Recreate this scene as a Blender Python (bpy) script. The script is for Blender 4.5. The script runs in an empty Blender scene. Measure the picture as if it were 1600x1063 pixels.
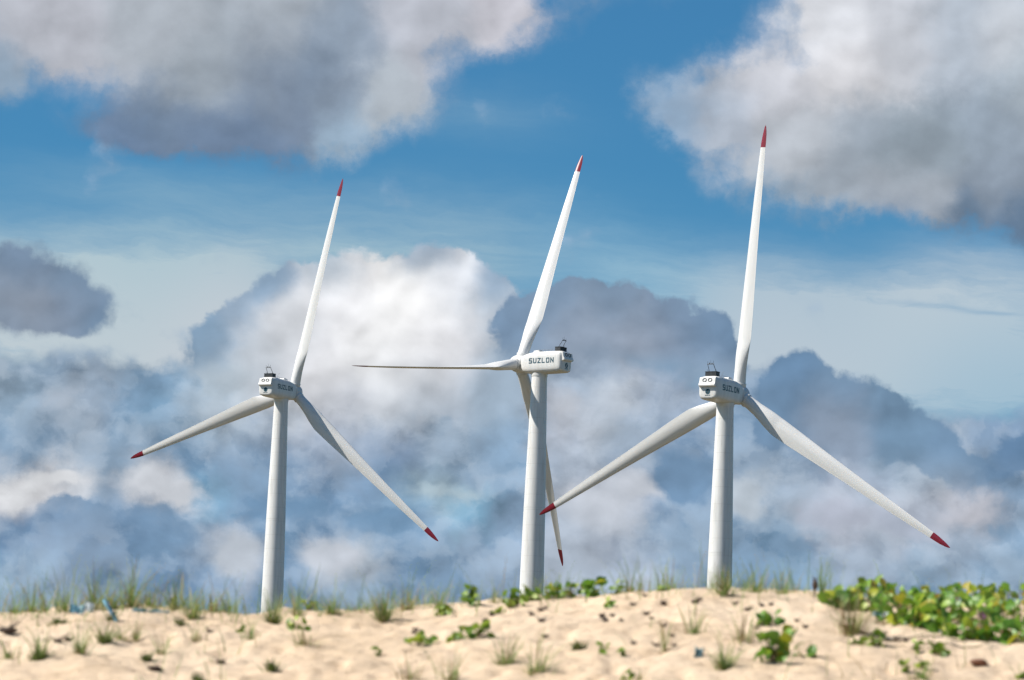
import bpy, bmesh, math, random
import numpy as np
from mathutils import Vector, Matrix

# ------------------------------------------------------------------ camera, sky, sun, exposure
scene = bpy.context.scene
col = scene.collection
rad = math.radians
EXPOSURE = 0.5
FOCAL = 6590.0                       # focal length in pixels of a 1600 pixel wide picture
PITCH, ROLL = rad(7.0), rad(2.2)
CAM = Vector((0, 0, 1.6))
FWD = Vector((0, math.cos(PITCH), math.sin(PITCH)))
R0, U0 = Vector((1, 0, 0)), Vector((0, -math.sin(PITCH), math.cos(PITCH)))
RIGHT = R0 * math.cos(ROLL) + U0 * math.sin(ROLL)
UP = U0 * math.cos(ROLL) - R0 * math.sin(ROLL)

cam_data = bpy.data.cameras.new('camera')
cam = bpy.data.objects.new('camera', cam_data)
col.objects.link(cam)
cam.matrix_world = Matrix(((RIGHT.x, UP.x, -FWD.x, CAM.x), (RIGHT.y, UP.y, -FWD.y, CAM.y),
                           (RIGHT.z, UP.z, -FWD.z, CAM.z), (0, 0, 0, 1)))
cam_data.sensor_width = 36
cam_data.lens = 36 * FOCAL / 1600
cam_data.clip_start = 0.5
cam_data.clip_end = 30000
cam_data.dof.use_dof = True
cam_data.dof.focus_distance = 730
cam_data.dof.aperture_fstop = 6.3
scene.camera = cam

scene.view_settings.view_transform = 'Standard'
scene.view_settings.look = 'None'
scene.view_settings.exposure = EXPOSURE
scene.view_settings.gamma = 1
scene.view_settings.use_curve_mapping = False

SUN_AZ, SUN_EL = rad(-98), rad(47)   # azimuth from +Y towards +X
sun_dir = Vector((math.sin(SUN_AZ) * math.cos(SUN_EL), math.cos(SUN_AZ) * math.cos(SUN_EL), math.sin(SUN_EL)))
sun_data = bpy.data.lights.new('sun', 'SUN')
sun_data.energy = 5.0
sun_data.angle = rad(0.53)
sun_data.color = (1.0, 0.95, 0.87)
sun = bpy.data.objects.new('sun', sun_data)
col.objects.link(sun)
sun.rotation_euler = (-sun_dir).to_track_quat('-Z', 'Y').to_euler()


def ray(px, py):
    """Direction from the camera through a point of the 1600 x 1063 photograph."""
    return (FWD * FOCAL + RIGHT * (px - 800) + UP * (531.5 - py)).normalized()


def srgb(c):
    return tuple(((v / 255) / 12.92 if v / 255 <= 0.04045 else ((v / 255 + 0.055) / 1.055) ** 2.4) for v in c)


# ------------------------------------------------------------------ sky: Nishita air with drifting cloud layers
world = bpy.data.worlds.new('World')
scene.world = world
world.use_nodes = True
wt = world.node_tree
wt.nodes.clear()
CT, ST = math.cos(rad(-2.2)), math.sin(rad(-2.2))   # the cloud decks lie a little aslant
UNIT = 0.8696                        # degrees of sky in one cloud unit


def sky_pos(px, py):
    d = ray(px, py)
    a, e = math.degrees(math.atan2(d.x, d.y)) / UNIT, math.degrees(math.asin(d.z)) / UNIT
    return a * CT + e * ST, e * CT - a * ST


def nd(kind, **kw):
    n = wt.nodes.new(kind)
    for k, v in kw.items():
        setattr(n, k, v)
    return n


def put(sock, v):
    if isinstance(v, bpy.types.NodeSocket):
        wt.links.new(v, sock)
    else:
        sock.default_value = v


def ma(op, a, b=0.0, c=0.0, clamp=False):
    n = nd('ShaderNodeMath', operation=op, use_clamp=clamp)
    put(n.inputs[0], a); put(n.inputs[1], b); put(n.inputs[2], c)
    return n.outputs[0]


def vm(op, a, b=(0, 0, 0), c=(0, 0, 0), scale=None):
    n = nd('ShaderNodeVectorMath', operation=op)
    put(n.inputs[0], a); put(n.inputs[1], b); put(n.inputs[2], c)
    if scale is not None:
        put(n.inputs[3], scale)
    return n.outputs['Value'] if op in ('DOT_PRODUCT', 'LENGTH', 'DISTANCE') else n.outputs['Vector']


def smooth(v, lo, hi):
    n = nd('ShaderNodeMapRange', interpolation_type='SMOOTHSTEP')
    put(n.inputs['Value'], v)
    n.inputs['From Min'].default_value = lo; n.inputs['From Max'].default_value = hi
    return n.outputs['Result']


def noise(v, scale, detail=5.0, rough=0.55, out='Fac', dist=0.0):
    n = nd('ShaderNodeTexNoise')
    put(n.inputs['Vector'], v)
    n.inputs['Scale'].default_value = scale; n.inputs['Detail'].default_value = detail
    n.inputs['Roughness'].default_value = rough; n.inputs['Distortion'].default_value = dist
    return n.outputs[out]


def voro(v, scale, detail=2.0, rough=0.5):
    n = nd('ShaderNodeTexVoronoi', feature='SMOOTH_F1', voronoi_dimensions='2D')
    put(n.inputs['Vector'], v)
    n.inputs['Scale'].default_value = scale; n.inputs['Detail'].default_value = detail
    n.inputs['Roughness'].default_value = rough; n.inputs['Smoothness'].default_value = 0.35
    n.normalize = True
    return n.outputs['Distance']


def gauss(P, px, py, rx, ry):
    """Soft round weight at one place of the sky, 1 in its middle."""
    u, v = sky_pos(px, py)
    ix, iy = 100 / rx, 100 / ry
    q = vm('MULTIPLY_ADD', P, (ix, iy, 0), (-u * ix, -v * iy, 0))
    q = vm('DOT_PRODUCT', q, q)
    return ma('POWER', math.exp(-1), q)


def mixc(f, a, b):
    n = nd('ShaderNodeMix', data_type='RGBA', clamp_factor=True)
    put(n.inputs[0], f); put(n.inputs[6], a); put(n.inputs[7], b)
    return n.outputs[2]


def glow(c):
    n = nd('ShaderNodeBackground')
    put(n.inputs[0], c)
    return n.outputs[0]


def over(f, under, top):
    """A cloud layer in front of what lies behind it; where it is fully open or fully thick only one of the two is evaluated."""
    n = nd('ShaderNodeMixShader')
    put(n.inputs[0], f); put(n.inputs[1], under); put(n.inputs[2], top)
    return n.outputs[0]


def lin(c):
    k = 2 ** -EXPOSURE
    g = min(1.0, max(0.0, (sum(c) / 3 - 150) / 80))          # shaded cloud is cool grey, sunlit cloud neutral
    r_, g_, b_ = srgb(c)
    return (r_ * k * (0.89 + 0.055 * g), g_ * k * 0.98, b_ * k * (0.975 + 0.025 * g))


tc = nd('ShaderNodeTexCoord').outputs['Generated']
sep = nd('ShaderNodeSeparateXYZ'); wt.links.new(tc, sep.inputs[0])
az = ma('MULTIPLY', ma('ARCTAN2', sep.outputs[0], sep.outputs[1]), 180 / math.pi / UNIT)
el = ma('MULTIPLY', ma('ARCSINE', sep.outputs[2]), 180 / math.pi / UNIT)
cmb = nd('ShaderNodeCombineXYZ'); put(cmb.inputs[0], ma('MULTIPLY_ADD', az, CT, ma('MULTIPLY', el, ST)))
put(cmb.inputs[1], ma('MULTIPLY_ADD', el, CT, ma('MULTIPLY', az, -ST)))
P = cmb.outputs[0]
sp = nd('ShaderNodeSeparateXYZ'); wt.links.new(P, sp.inputs[0]); P_u, P_v = sp.outputs[0], sp.outputs[1]


def warped(amp, scale, detail=6.0, rough=0.6, seed=0.0, base=None, stretch=(1, 1, 1)):
    v = vm('MULTIPLY_ADD', P, stretch, (seed, seed * 0.7, seed * 1.3))
    n = noise(v, scale, detail, rough, 'Color')
    return vm('ADD', base or P, vm('MULTIPLY', vm('SUBTRACT', n, (0.5, 0.5, 0.5)), (amp, amp, 0)))


def in_group(name, Pw, out_type, build):
    """Build a chain of nodes inside a node group that takes a position and gives one value."""
    global wt
    outer = wt
    g = bpy.data.node_groups.new(name, 'ShaderNodeTree')
    g.interface.new_socket('position', in_out='INPUT', socket_type='NodeSocketVector')
    g.interface.new_socket('result', in_out='OUTPUT', socket_type=out_type)
    wt = g
    gi, res = nd('NodeGroupInput'), None
    res = build(gi.outputs[0])
    go = nd('NodeGroupOutput')
    put(go.inputs[0], res)
    wt = outer
    n = nd('ShaderNodeGroup', node_tree=g)
    put(n.inputs[0], Pw)
    return n.outputs[0]


def density(Pw, blobs):
    def build(p):
        acc = None
        for b in blobs:
            w = b[4] if len(b) > 4 else 1.0
            g = gauss(p, *b[:4])
            acc = ma('MULTIPLY', g, w) if acc is None else ma('MULTIPLY_ADD', g, w, acc)
        return acc
    return in_group('cloud_shape', Pw, 'NodeSocketFloat', build)


def colours(Pw, pts, default, dw=0.004):
    def build(p):
        accw, accc = dw, tuple(v * dw for v in lin(default))
        for px, py, r, c in pts:
            g = gauss(p, px, py, r, r)
            accw = ma('ADD', g, accw)
            accc = vm('ADD', vm('SCALE', lin(c), scale=g), accc)
        return vm('SCALE', accc, scale=ma('DIVIDE', 1.0, accw))
    return in_group('cloud_colour', Pw, 'NodeSocketVector', build)


# clear air
nish = nd('ShaderNodeTexSky', sky_type='NISHITA', sun_disc=False)
nish.sun_elevation = SUN_EL
nish.sun_rotation = SUN_AZ
nish.air_density = 1.0
nish.dust_density = 0.4
nish.ozone_density = 3.0
sky = vm('MULTIPLY', nish.outputs[0], (0.100 * 0.193, 0.100 * 0.47, 0.100 * 0.62))

# shared fields
Pcum = warped(0.36, 2.2, 5, 0.58, 7.7, warped(0.70, 0.8, 2, 0.5, 1.7))
Psoft = warped(0.95, 1.2, 7, 0.62, 12.3, warped(0.9, 0.5, 1, 0.5, 5.2))
bump_a = voro(Pcum, 1.5, 3, 0.62)
Plobe = warped(0.16, 2.0, 2, 0.5, 7.7, warped(0.70, 0.8, 2, 0.5, 1.7))
relief = ma('SUBTRACT', voro(vm('ADD', Plobe, (-0.11, 0.15, 0)), 1.15, 1, 0.5), voro(Plobe, 1.15, 1, 0.5))            # lit from the upper left
wisps = noise(vm('ADD', Psoft, (3, 8, 0)), 1.0, 6, 0.52)
Pn = warped(0.45, 1.3, 5, 0.6, 41.0)
puff_a = noise(vm('MULTIPLY', Pn, (1.0, 1.3, 1)), 0.62, 7, 0.50)
puff_b = noise(vm('MULTIPLY', vm('ADD', Pn, (-0.20, 0.24, 0)), (1.0, 1.3, 1)), 0.62, 5, 0.46)
side = ma('SUBTRACT', puff_a, puff_b)              # bright flanks towards the sun, grey feet away from it

# how far away from the cloud bank described here: elsewhere an unseen scattered cloud field, darkened to weaken the fill light
cu, cv = sky_pos(800, 500)
off = vm('MULTIPLY', vm('SUBTRACT', P, (cu, cv, 0)), (1 / 12.0, 1 / 8.5, 0))
away = smooth(vm('LENGTH', off), 0.85, 1.25)
d3 = vm('MULTIPLY', tc, (1, 1, 1.9))
gen = noise(d3, 5.0, 8, 0.58, dist=0.3)
gen2 = noise(vm('ADD', d3, tuple(sun_dir * 0.03)), 5.0, 8, 0.58, dist=0.3)
gshade = ma('MULTIPLY_ADD', ma('SUBTRACT', gen, gen2), 5.0, 0.5, clamp=True)
gcol = mixc(gshade, lin((100, 122, 152)) + (1,), lin((176, 181, 193)) + (1,))
clear = sky
elsewhere = mixc(ma('MULTIPLY', smooth(gen, 0.51, 0.66), 0.9), sky, gcol)

# pale high veil
Pv = warped(0.9, 0.7, 6, 0.6, 21.0, stretch=(0.45, 1.3, 1))
veil = [(200, 425, 430, 70, 0.78), (60, 530, 280, 85, 0.95), (560, 395, 300, 60, 0.6), (310, 540, 180, 90, 1.0),
        (1280, 490, 330, 66, 0.85), (1480, 550, 280, 85, 1.0), (1010, 420, 230, 55, 0.42), (1560, 430, 160, 50, 0.5),
        (1180, 560, 120, 90, 0.7), (220, 290, 260, 35, 0.18), (760, 190, 130, 40, 0.2), (1500, 640, 200, 90, 0.5), (680, 330, 300, 50, 0.28)]
vd = ma('MULTIPLY', density(Pv, veil), ma('MULTIPLY_ADD', noise(vm('MULTIPLY', Pv, (0.35, 2.2, 1)), 1.6, 7, 0.62), 1.3, 0.34), clamp=True)
vc = colours(P, [(200, 400, 150, (172, 197, 208)), (150, 510, 120, (204, 208, 213)), (330, 540, 110, (208, 208, 214)),
                 (600, 390, 160, (165, 190, 205)), (1250, 470, 150, (172, 192, 208)), (1200, 560, 120, (202, 206, 214)),
                 (1450, 540, 160, (198, 206, 214)), (1520, 630, 120, (150, 185, 208)), (1000, 420, 130, (150, 185, 208))], (180, 198, 210))
sky = over(vd, glow(clear), glow(vc))
streak = ma('MULTIPLY', density(warped(0.05, 3, 4), [(1500, 483, 40, 4, 0.4), (1550, 490, 45, 3.5, 0.7), (1430, 474, 60, 4, 0.35)]), 0.6, clamp=True)
sky = over(streak, sky, glow(lin((120, 160, 195)) + (1,)))

# low bank along the horizon
low = [(40, 630, 45, (146, 162, 182)), (100, 605, 45, (138, 156, 180)), (130, 640, 45, (164, 171, 186)), (230, 600, 45, (128, 152, 180)),
       (260, 655, 45, (116, 144, 172)), (320, 570, 50, (140, 164, 190)), (60, 692, 50, (122, 148, 178)), (180, 692, 50, (130, 154, 182)),
       (340, 640, 50, (180, 188, 199)), (430, 620, 55, (202, 204, 211)), (510, 655, 55, (208, 207, 213)), (610, 645, 50, (186, 190, 200)),
       (700, 650, 50, (160, 172, 190)), (765, 620, 50, (150, 168, 190)), (300, 715, 45, (118, 147, 180)), (390, 690, 50, (140, 158, 184)),
       (520, 705, 50, (150, 160, 182)), (620, 715, 50, (126, 144, 174)), (715, 700, 50, (136, 156, 182)), (785, 690, 50, (130, 156, 186)),
       (45, 765, 38, (226, 216, 212)), (105, 745, 30, (208, 206, 210)), (232, 752, 36, (214, 210, 213)), (285, 772, 26, (186, 190, 200)),
       (150, 775, 26, (140, 158, 184)), (322, 768, 26, (118, 160, 192)), (385, 760, 45, (120, 148, 180)), (470, 765, 50, (118, 145, 178)), (565, 765, 50, (114, 144, 178)),
       (680, 762, 40, (172, 190, 203)), (735, 802, 30, (122, 166, 194)), (640, 805, 40, (125, 155, 185)), (60, 835, 55, (110, 137, 172)),
       (160, 835, 55, (116, 141, 173)), (250, 855, 50, (124, 149, 179)), (368, 862, 34, (192, 193, 203)), (322, 885, 40, (150, 165, 188)),
       (440, 835, 45, (120, 148, 180)), (520, 872, 30, (196, 196, 205)), (572, 878, 26, (186, 190, 200)), (630, 862, 45, (128, 152, 182)),
       (700, 872, 45, (120, 148, 180)), (770, 845, 45, (142, 162, 189)), (50, 902, 45, (142, 166, 190)), (150, 895, 45, (124, 149, 179)),
       (300, 925, 50, (114, 141, 174)), (450, 922, 45, (118, 145, 178)), (560, 928, 40, (138, 162, 189)), (700, 915, 50, (118, 145, 176)),
       (900, 595, 45, (152, 166, 188)), (875, 645, 42, (194, 193, 202)), (960, 620, 45, (182, 185, 196)), (1045, 640, 45, (160, 170, 190)),
       (985, 700, 45, (140, 158, 184)), (900, 705, 45, (172, 179, 195)), (1065, 705, 45, (122, 146, 177)), (1000, 762, 40, (178, 182, 197)),
       (935, 795, 40, (199, 199, 208)), (1065, 765, 45, (126, 151, 182)), (900, 862, 45, (172, 179, 195)), (985, 862, 45, (168, 177, 196)),
       (1065, 850, 45, (130, 155, 184)), (1168, 775, 32, (194, 198, 206)), (1185, 700, 45, (128, 151, 180)), (1185, 845, 45, (128, 154, 184)),
       (1255, 660, 45, (132, 151, 178)), (1245, 765, 45, (150, 165, 188)), (1305, 805, 42, (184, 183, 197)), (1350, 758, 42, (166, 173, 191)),
       (1405, 700, 45, (152, 169, 191)), (1450, 745, 45, (166, 176, 193)), (1512, 790, 38, (198, 193, 201)), (1425, 822, 42, (178, 180, 195)),
       (1565, 760, 45, (138, 159, 186)), (1565, 700, 45, (112, 138, 171)), (1500, 855, 45, (162, 173, 192)), (1350, 875, 45, (152, 166, 189)),
       (1250, 885, 45, (134, 160, 187)), (1575, 885, 45, (140, 162, 188)), (1455, 895, 45, (134, 160, 188)), (1200, 910, 45, (118, 149, 181))]
Pl = warped(0.55, 2.6, 6, 0.64, 31.0, warped(0.85, 0.9, 2, 0.55, 17.0))
e1, e2 = smooth(puff_a, 0.485, 0.555), smooth(wisps, 0.46, 0.54)
shelf = ma('MULTIPLY_ADD', e1, 0.06, ma('MULTIPLY_ADD', e2, 0.05, 0.93))   # one billow standing before another
pale = ma('MULTIPLY_ADD', e1, 0.20, ma('MULTIPLY', e2, 0.13))
ltone = ma('MULTIPLY_ADD', side, 2.0, ma('MULTIPLY_ADD', relief, 0.50, ma('MULTIPLY_ADD', wisps, 0.45, 0.86)))
ltone = ma('MULTIPLY', ltone, shelf)
lhalf = [vm('SCALE', colours(Pl, [p for p in low if (p[0] < 900 if k == 0 else p[0] > 700)], (130, 154, 183)), scale=ltone) for k in (0, 1)]
low_glow = over(smooth(P_u, sky_pos(760, 750)[0], sky_pos(840, 750)[0]), *[glow(mixc(pale, h_, lin((196, 199, 206)) + (1,))) for h_ in lhalf])
lowd = density(Pcum, [(100, 650, 150, 62), (210, 640, 100, 58), (60, 760, 200, 110, 1.2), (300, 740, 200, 120, 1.2), (520, 760, 260, 160, 1.4),
                      (800, 760, 260, 170, 1.4), (1000, 720, 200, 140, 1.2), (1200, 740, 160, 120, 1.2), (1330, 760, 190, 95, 1.1), (1530, 800, 190, 90, 1.1),
                      (-100, 760, 200, 160, 1.2), (1700, 790, 200, 130, 1.2), (200, 930, 400, 110, 1.3), (700, 960, 400, 120, 1.3), (1200, 940, 400, 120, 1.3), (1600, 950, 300, 120, 1.3)])
la = smooth(ma('MULTIPLY_ADD', ma('SUBTRACT', puff_a, 0.5), 1.9, ma('MINIMUM', lowd, 1.0)), 0.20, 0.66)
sky = over(la, sky, low_glow)


def cloud(sky, Pw, blobs, pts, lo, hi, default, grain, rel, wis=0.6, base=None, flank=0.7, tone=0.85):
    d = density(Pw, blobs)
    near_ = ma('MULTIPLY', d, 2.4, clamp=True)         # ragged only where there is cloud to be ragged
    e = ma('MULTIPLY_ADD', ma('SUBTRACT', wisps, 0.5), wis, ma('MULTIPLY', ma('SUBTRACT', 0.42, bump_a), grain * 1.5))
    d = ma('MULTIPLY_ADD', e, near_, d)
    a = smooth(d, lo, hi)
    if base:                                          # a hazy foot that melts into what is behind it
        a = ma('MULTIPLY', a, smooth(P_v, sky_pos(800, base[1])[1], sky_pos(800, base[0])[1]))
    c = colours(Pw, pts, default)
    c = vm('SCALE', c, scale=ma('MULTIPLY_ADD', side, flank, ma('MULTIPLY_ADD', relief, rel * 1.5, ma('MULTIPLY_ADD', wisps, 0.3, tone))))
    return over(a, sky, glow(c))


# pale puffs and the dark ones in front of them, low over the horizon
sky = cloud(sky, Pcum,
            [(40, 768, 62, 26), (105, 748, 40, 14), (232, 755, 52, 26), (285, 775, 34, 16), (368, 866, 44, 28), (520, 874, 56, 22), (680, 768, 62, 18, 0.9),
             (935, 795, 70, 40, 0.9), (1000, 765, 46, 24, 0.8), (1168, 778, 40, 30), (1512, 792, 62, 26), (1305, 808, 66, 30, 0.8), (1425, 826, 60, 26, 0.8),
             (880, 640, 50, 34, 0.7), (85, 625, 46, 26, 0.6), (905, 865, 60, 26, 0.7)],
            [(40, 765, 60, (222, 220, 222)), (232, 752, 50, (212, 212, 218)), (368, 862, 50, (190, 193, 203)), (520, 872, 50, (196, 197, 206)),
             (680, 765, 50, (178, 193, 204)), (940, 795, 60, (200, 201, 210)), (1168, 775, 50, (190, 196, 206)), (1512, 790, 50, (198, 195, 204)),
             (1305, 805, 60, (182, 183, 198)), (1425, 825, 50, (178, 182, 198)), (880, 640, 60, (194, 194, 203)), (85, 620, 60, (172, 178, 192)), (905, 865, 50, (176, 183, 198))],
            0.20, 1.05, (180, 186, 200), 0.7, 0.35, wis=1.1)
sky = cloud(sky, Pcum,
            [(60, 838, 90, 34), (175, 830, 80, 38), (255, 822, 46, 24), (110, 800, 40, 16), (1070, 745, 56, 50, 0.8), (600, 815, 70, 26, 0.7), (450, 800, 70, 30, 0.7), (1240, 850, 60, 26, 0.6), (1565, 830, 50, 22, 0.6)],
            [(60, 810, 50, (122, 146, 176)), (175, 805, 50, (120, 144, 174)), (120, 850, 60, (112, 138, 171)), (1070, 740, 60, (122, 147, 178)),
             (600, 815, 60, (120, 148, 180)), (450, 800, 60, (118, 146, 178)), (1240, 850, 60, (134, 158, 186)), (1565, 830, 50, (138, 160, 187))],
            0.28, 0.78, (118, 144, 175), 0.7, 0.35, wis=0.9, base=(800, 930))
# tall bright cumulus in the middle
sky = cloud(sky, Pcum,
            [(620, 510, 150, 95), (535, 455, 70, 50), (462, 490, 75, 55), (690, 445, 75, 52), (405, 520, 62, 55), (745, 485, 65, 55),
             (350, 560, 48, 55, 0.9), (560, 590, 230, 70, 0.9), (760, 570, 90, 75, 0.9)],
            [(620, 490, 70, (250, 246, 244)), (545, 475, 50, (240, 237, 239)), (705, 445, 36, (226, 226, 231)), (660, 398, 32, (160, 176, 198)),
             (520, 412, 32, (186, 195, 208)), (428, 440, 28, (146, 167, 193)), (382, 486, 26, (158, 174, 196)), (330, 535, 36, (140, 162, 188)), (405, 550, 44, (204, 206, 213)), (350, 610, 40, (182, 190, 200)),
             (460, 510, 46, (216, 216, 221)), (482, 585, 56, (230, 227, 229)), (600, 572, 60, (234, 232, 233)), (700, 540, 50, (236, 233, 236)),
             (762, 490, 38, (196, 202, 213)), (770, 590, 50, (165, 178, 196)), (660, 630, 50, (186, 189, 199)), (410, 595, 40, (196, 199, 208)),
             (530, 650, 50, (192, 193, 203)), (760, 450, 30, (150, 170, 195))],
            0.36, 0.70, (190, 195, 205), 0.7, 0.45, wis=0.8, base=(600, 730), flank=0.6)
# slate cumulus behind the middle turbine
sky = cloud(sky, Pcum,
            [(872, 492, 60, 42), (960, 482, 80, 42), (1050, 512, 62, 38), (1108, 524, 32, 32), (825, 515, 42, 45), (940, 550, 160, 52, 0.9), (1090, 560, 60, 45, 0.9)],
            [(870, 470, 38, (128, 147, 174)), (960, 462, 40, (130, 147, 172)), (1050, 495, 40, (128, 146, 173)), (1112, 520, 36, (118, 140, 169)),
             (820, 510, 40, (132, 152, 180)), (900, 520, 50, (154, 162, 181)), (1000, 530, 50, (158, 164, 182)), (1080, 570, 40, (140, 155, 180)),
             (930, 580, 40, (150, 164, 187))],
            0.34, 0.68, (140, 155, 178), 0.75, 0.35, wis=0.9, base=(520, 620))
# slate cumulus beyond the turbine on the far side
sky = cloud(sky, Pcum,
            [(1242, 582, 36, 32), (1300, 612, 52, 34), (1375, 640, 52, 34), (1222, 640, 60, 52), (1320, 672, 100, 48), (1432, 690, 46, 30),
             (1592, 712, 46, 34), (1530, 738, 46, 24), (1470, 715, 40, 20, 0.7)],
            [(1242, 565, 34, (112, 138, 170)), (1300, 595, 34, (120, 142, 170)), (1375, 625, 34, (120, 144, 172)), (1225, 640, 44, (118, 142, 172)),
             (1310, 655, 44, (150, 160, 181)), (1400, 672, 34, (122, 146, 174)), (1590, 710, 44, (108, 135, 169)), (1500, 735, 40, (124, 148, 178))],
            0.28, 0.74, (122, 145, 174), 0.9, 0.30, wis=1.1, base=(640, 780))
# dark puff at the side
sky = cloud(sky, Pcum,
            [(62, 440, 72, 44), (118, 462, 46, 42), (25, 478, 60, 42), (95, 500, 62, 24), (20, 415, 44, 30)],
            [(40, 412, 36, (124, 140, 165)), (120, 430, 34, (126, 143, 168)), (50, 470, 40, (152, 157, 173)), (110, 490, 40, (136, 147, 169)),
             (150, 500, 30, (120, 142, 170)), (20, 510, 40, (140, 150, 170))],
            0.22, 0.86, (136, 148, 168), 0.6, 0.30, wis=1.0)
# broad soft cloud at the top
sky = cloud(sky, Psoft,
            [(100, 30, 200, 62), (350, 50, 230, 85), (650, 25, 150, 55), (400, 150, 165, 72), (600, 130, 92, 72), (535, 200, 70, 34, 0.8),
             (225, 208, 95, 30, 0.9), (320, 190, 110, 50, 0.9), (745, 12, 85, 28), (10, 90, 45, 70, 0.6), (-90, 40, 150, 80), (400, -80, 500, 60)],
            [(105, 60, 60, (192, 190, 199)), (240, 50, 60, (180, 182, 191)), (420, 40, 60, (178, 181, 191)), (650, 40, 55, (192, 191, 201)),
             (540, 55, 45, (150, 159, 177)), (400, 125, 55, (136, 144, 162)), (480, 105, 45, (128, 140, 162)), (300, 105, 50, (166, 171, 182)),
             (250, 180, 45, (126, 139, 162)), (205, 228, 50, (112, 130, 160)), (440, 170, 45, (128, 139, 162)), (380, 215, 45, (116, 132, 160)), (320, 215, 50, (118, 133, 160)), (605, 140, 42, (190, 194, 203)),
             (540, 210, 36, (160, 178, 199)), (520, 150, 40, (146, 156, 176)), (785, 10, 40, (204, 199, 207)), (30, 120, 40, (150, 166, 187))],
            0.12, 0.95, (165, 172, 185), 0.26, 0.22, wis=1.2, tone=0.84)
# heavy cloud in the upper corner
sky = cloud(sky, Psoft,
            [(1360, 115, 200, 88), (1160, 165, 110, 66), (1420, 250, 200, 82), (1510, 50, 140, 80), (1285, 270, 100, 56), (1330, 8, 70, 34), (1070, 195, 72, 50, 0.85),
             (1560, 325, 130, 34), (1690, 200, 130, 160), (1480, -70, 240, 60)],
            [(1200, 120, 50, (210, 208, 215)), (1120, 170, 50, (182, 186, 199)), (1050, 175, 45, (150, 170, 196)), (1320, 105, 55, (220, 216, 219)),
             (1400, 55, 50, (204, 203, 210)), (1500, 50, 50, (186, 191, 203)), (1575, 40, 45, (204, 205, 212)), (1340, 185, 45, (160, 166, 179)),
             (1425, 225, 55, (149, 156, 168)), (1550, 200, 60, (156, 164, 179)), (1240, 225, 45, (188, 189, 197)), (1300, 300, 45, (166, 171, 183)),
             (1420, 310, 50, (171, 173, 183)), (1560, 290, 45, (146, 153, 169)), (1500, 352, 36, (110, 129, 155)), (1400, 350, 32, (132, 147, 172)),
             (1590, 350, 36, (103, 124, 152)), (1300, 15, 45, (220, 219, 224)), (1225, 325, 36, (142, 162, 186)), (1640, 120, 60, (180, 186, 196))],
            0.14, 0.88, (165, 170, 182), 0.34, 0.32, wis=1.1, tone=0.87)

sky = over(away, sky, glow(elsewhere))
wo = nd('ShaderNodeOutputWorld')
wt.links.new(sky, wo.inputs[0])
scene.cycles.use_adaptive_sampling = True
scene.cycles.adaptive_threshold = 0.015
scene.cycles.adaptive_min_samples = 12
world.cycles.sampling_method = 'NONE'          # an even cloudy sky: the sun alone is sampled as a lamp
# ==== END OF SKY


# ------------------------------------------------------------------ helpers
def prop(o, label=None, cat=None, group=None, kind=None):
    for k, v in (('label', label), ('category', cat), ('group', group), ('kind', kind)):
        if v:
            o[k] = v
    return o


def link(name, data, parent=None):
    o = bpy.data.objects.new(name, data)
    col.objects.link(o)
    if parent:
        o.parent = parent
    return o


def mesh(name, verts, faces, mat, smooth_shade=True):
    me = bpy.data.meshes.new(name)
    me.from_pydata([tuple(v) for v in verts], [], [tuple(f) for f in faces])
    me.update()
    mats = mat if isinstance(mat, (list, tuple)) else [mat]
    for m in mats:
        me.materials.append(m)
    if smooth_shade:
        me.polygons.foreach_set('use_smooth', [True] * len(me.polygons))
    return me


def from_bm(name, bm, mat, smooth_shade=False):
    bmesh.ops.recalc_face_normals(bm, faces=bm.faces)
    me = bpy.data.meshes.new(name)
    bm.to_mesh(me); bm.free()
    for m in (mat if isinstance(mat, (list, tuple)) else [mat]):
        me.materials.append(m)
    if smooth_shade:
        me.polygons.foreach_set('use_smooth', [True] * len(me.polygons))
    return me


def bm_box(bm, c, size, rot=None):
    m = Matrix.Translation(c) @ (rot or Matrix()) @ Matrix.Diagonal((size[0], size[1], size[2], 1))
    return bmesh.ops.create_cube(bm, size=1, matrix=m)['verts']


def bm_rod(bm, a, b, r, n=8, r2=None):
    a, b = Vector(a), Vector(b)
    d = b - a
    m = Matrix.Translation((a + b) / 2) @ d.to_track_quat('Z', 'Y').to_matrix().to_4x4()
    return bmesh.ops.create_cone(bm, cap_ends=True, segments=n, radius1=r, radius2=r if r2 is None else r2, depth=d.length, matrix=m)['verts']


def loft(rings, close=True, cap=True):
    verts, faces = [], []
    n = len(rings[0])
    for r in rings:
        verts += list(r)
    for i in range(len(rings) - 1):
        for j in range(n if close else n - 1):
            k = (j + 1) % n
            faces.append((i * n + j, i * n + k, (i + 1) * n + k, (i + 1) * n + j))
    if cap:
        faces.append(tuple(range(n - 1, -1, -1)))
        faces.append(tuple((len(rings) - 1) * n + j for j in range(n)))
    return verts, faces


# ------------------------------------------------------------------ materials
def material(name, base, rough=0.6, build=None, spec=0.5):
    m = bpy.data.materials.new(name)
    m.use_nodes = True
    t = m.node_tree
    b = t.nodes['Principled BSDF']
    b.inputs['Base Color'].default_value = tuple(base) + (1,)
    b.inputs['Roughness'].default_value = rough
    b.inputs['Specular IOR Level'].default_value = spec
    if build:
        build(t, b)
    return m


def tnode(t, kind, ins=None, **kw):
    n = t.nodes.new(kind)
    for k, v in kw.items():
        setattr(n, k, v)
    for k, v in (ins or {}).items():
        if isinstance(v, bpy.types.NodeSocket):
            t.links.new(v, n.inputs[k])
        else:
            n.inputs[k].default_value = v
    return n


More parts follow.
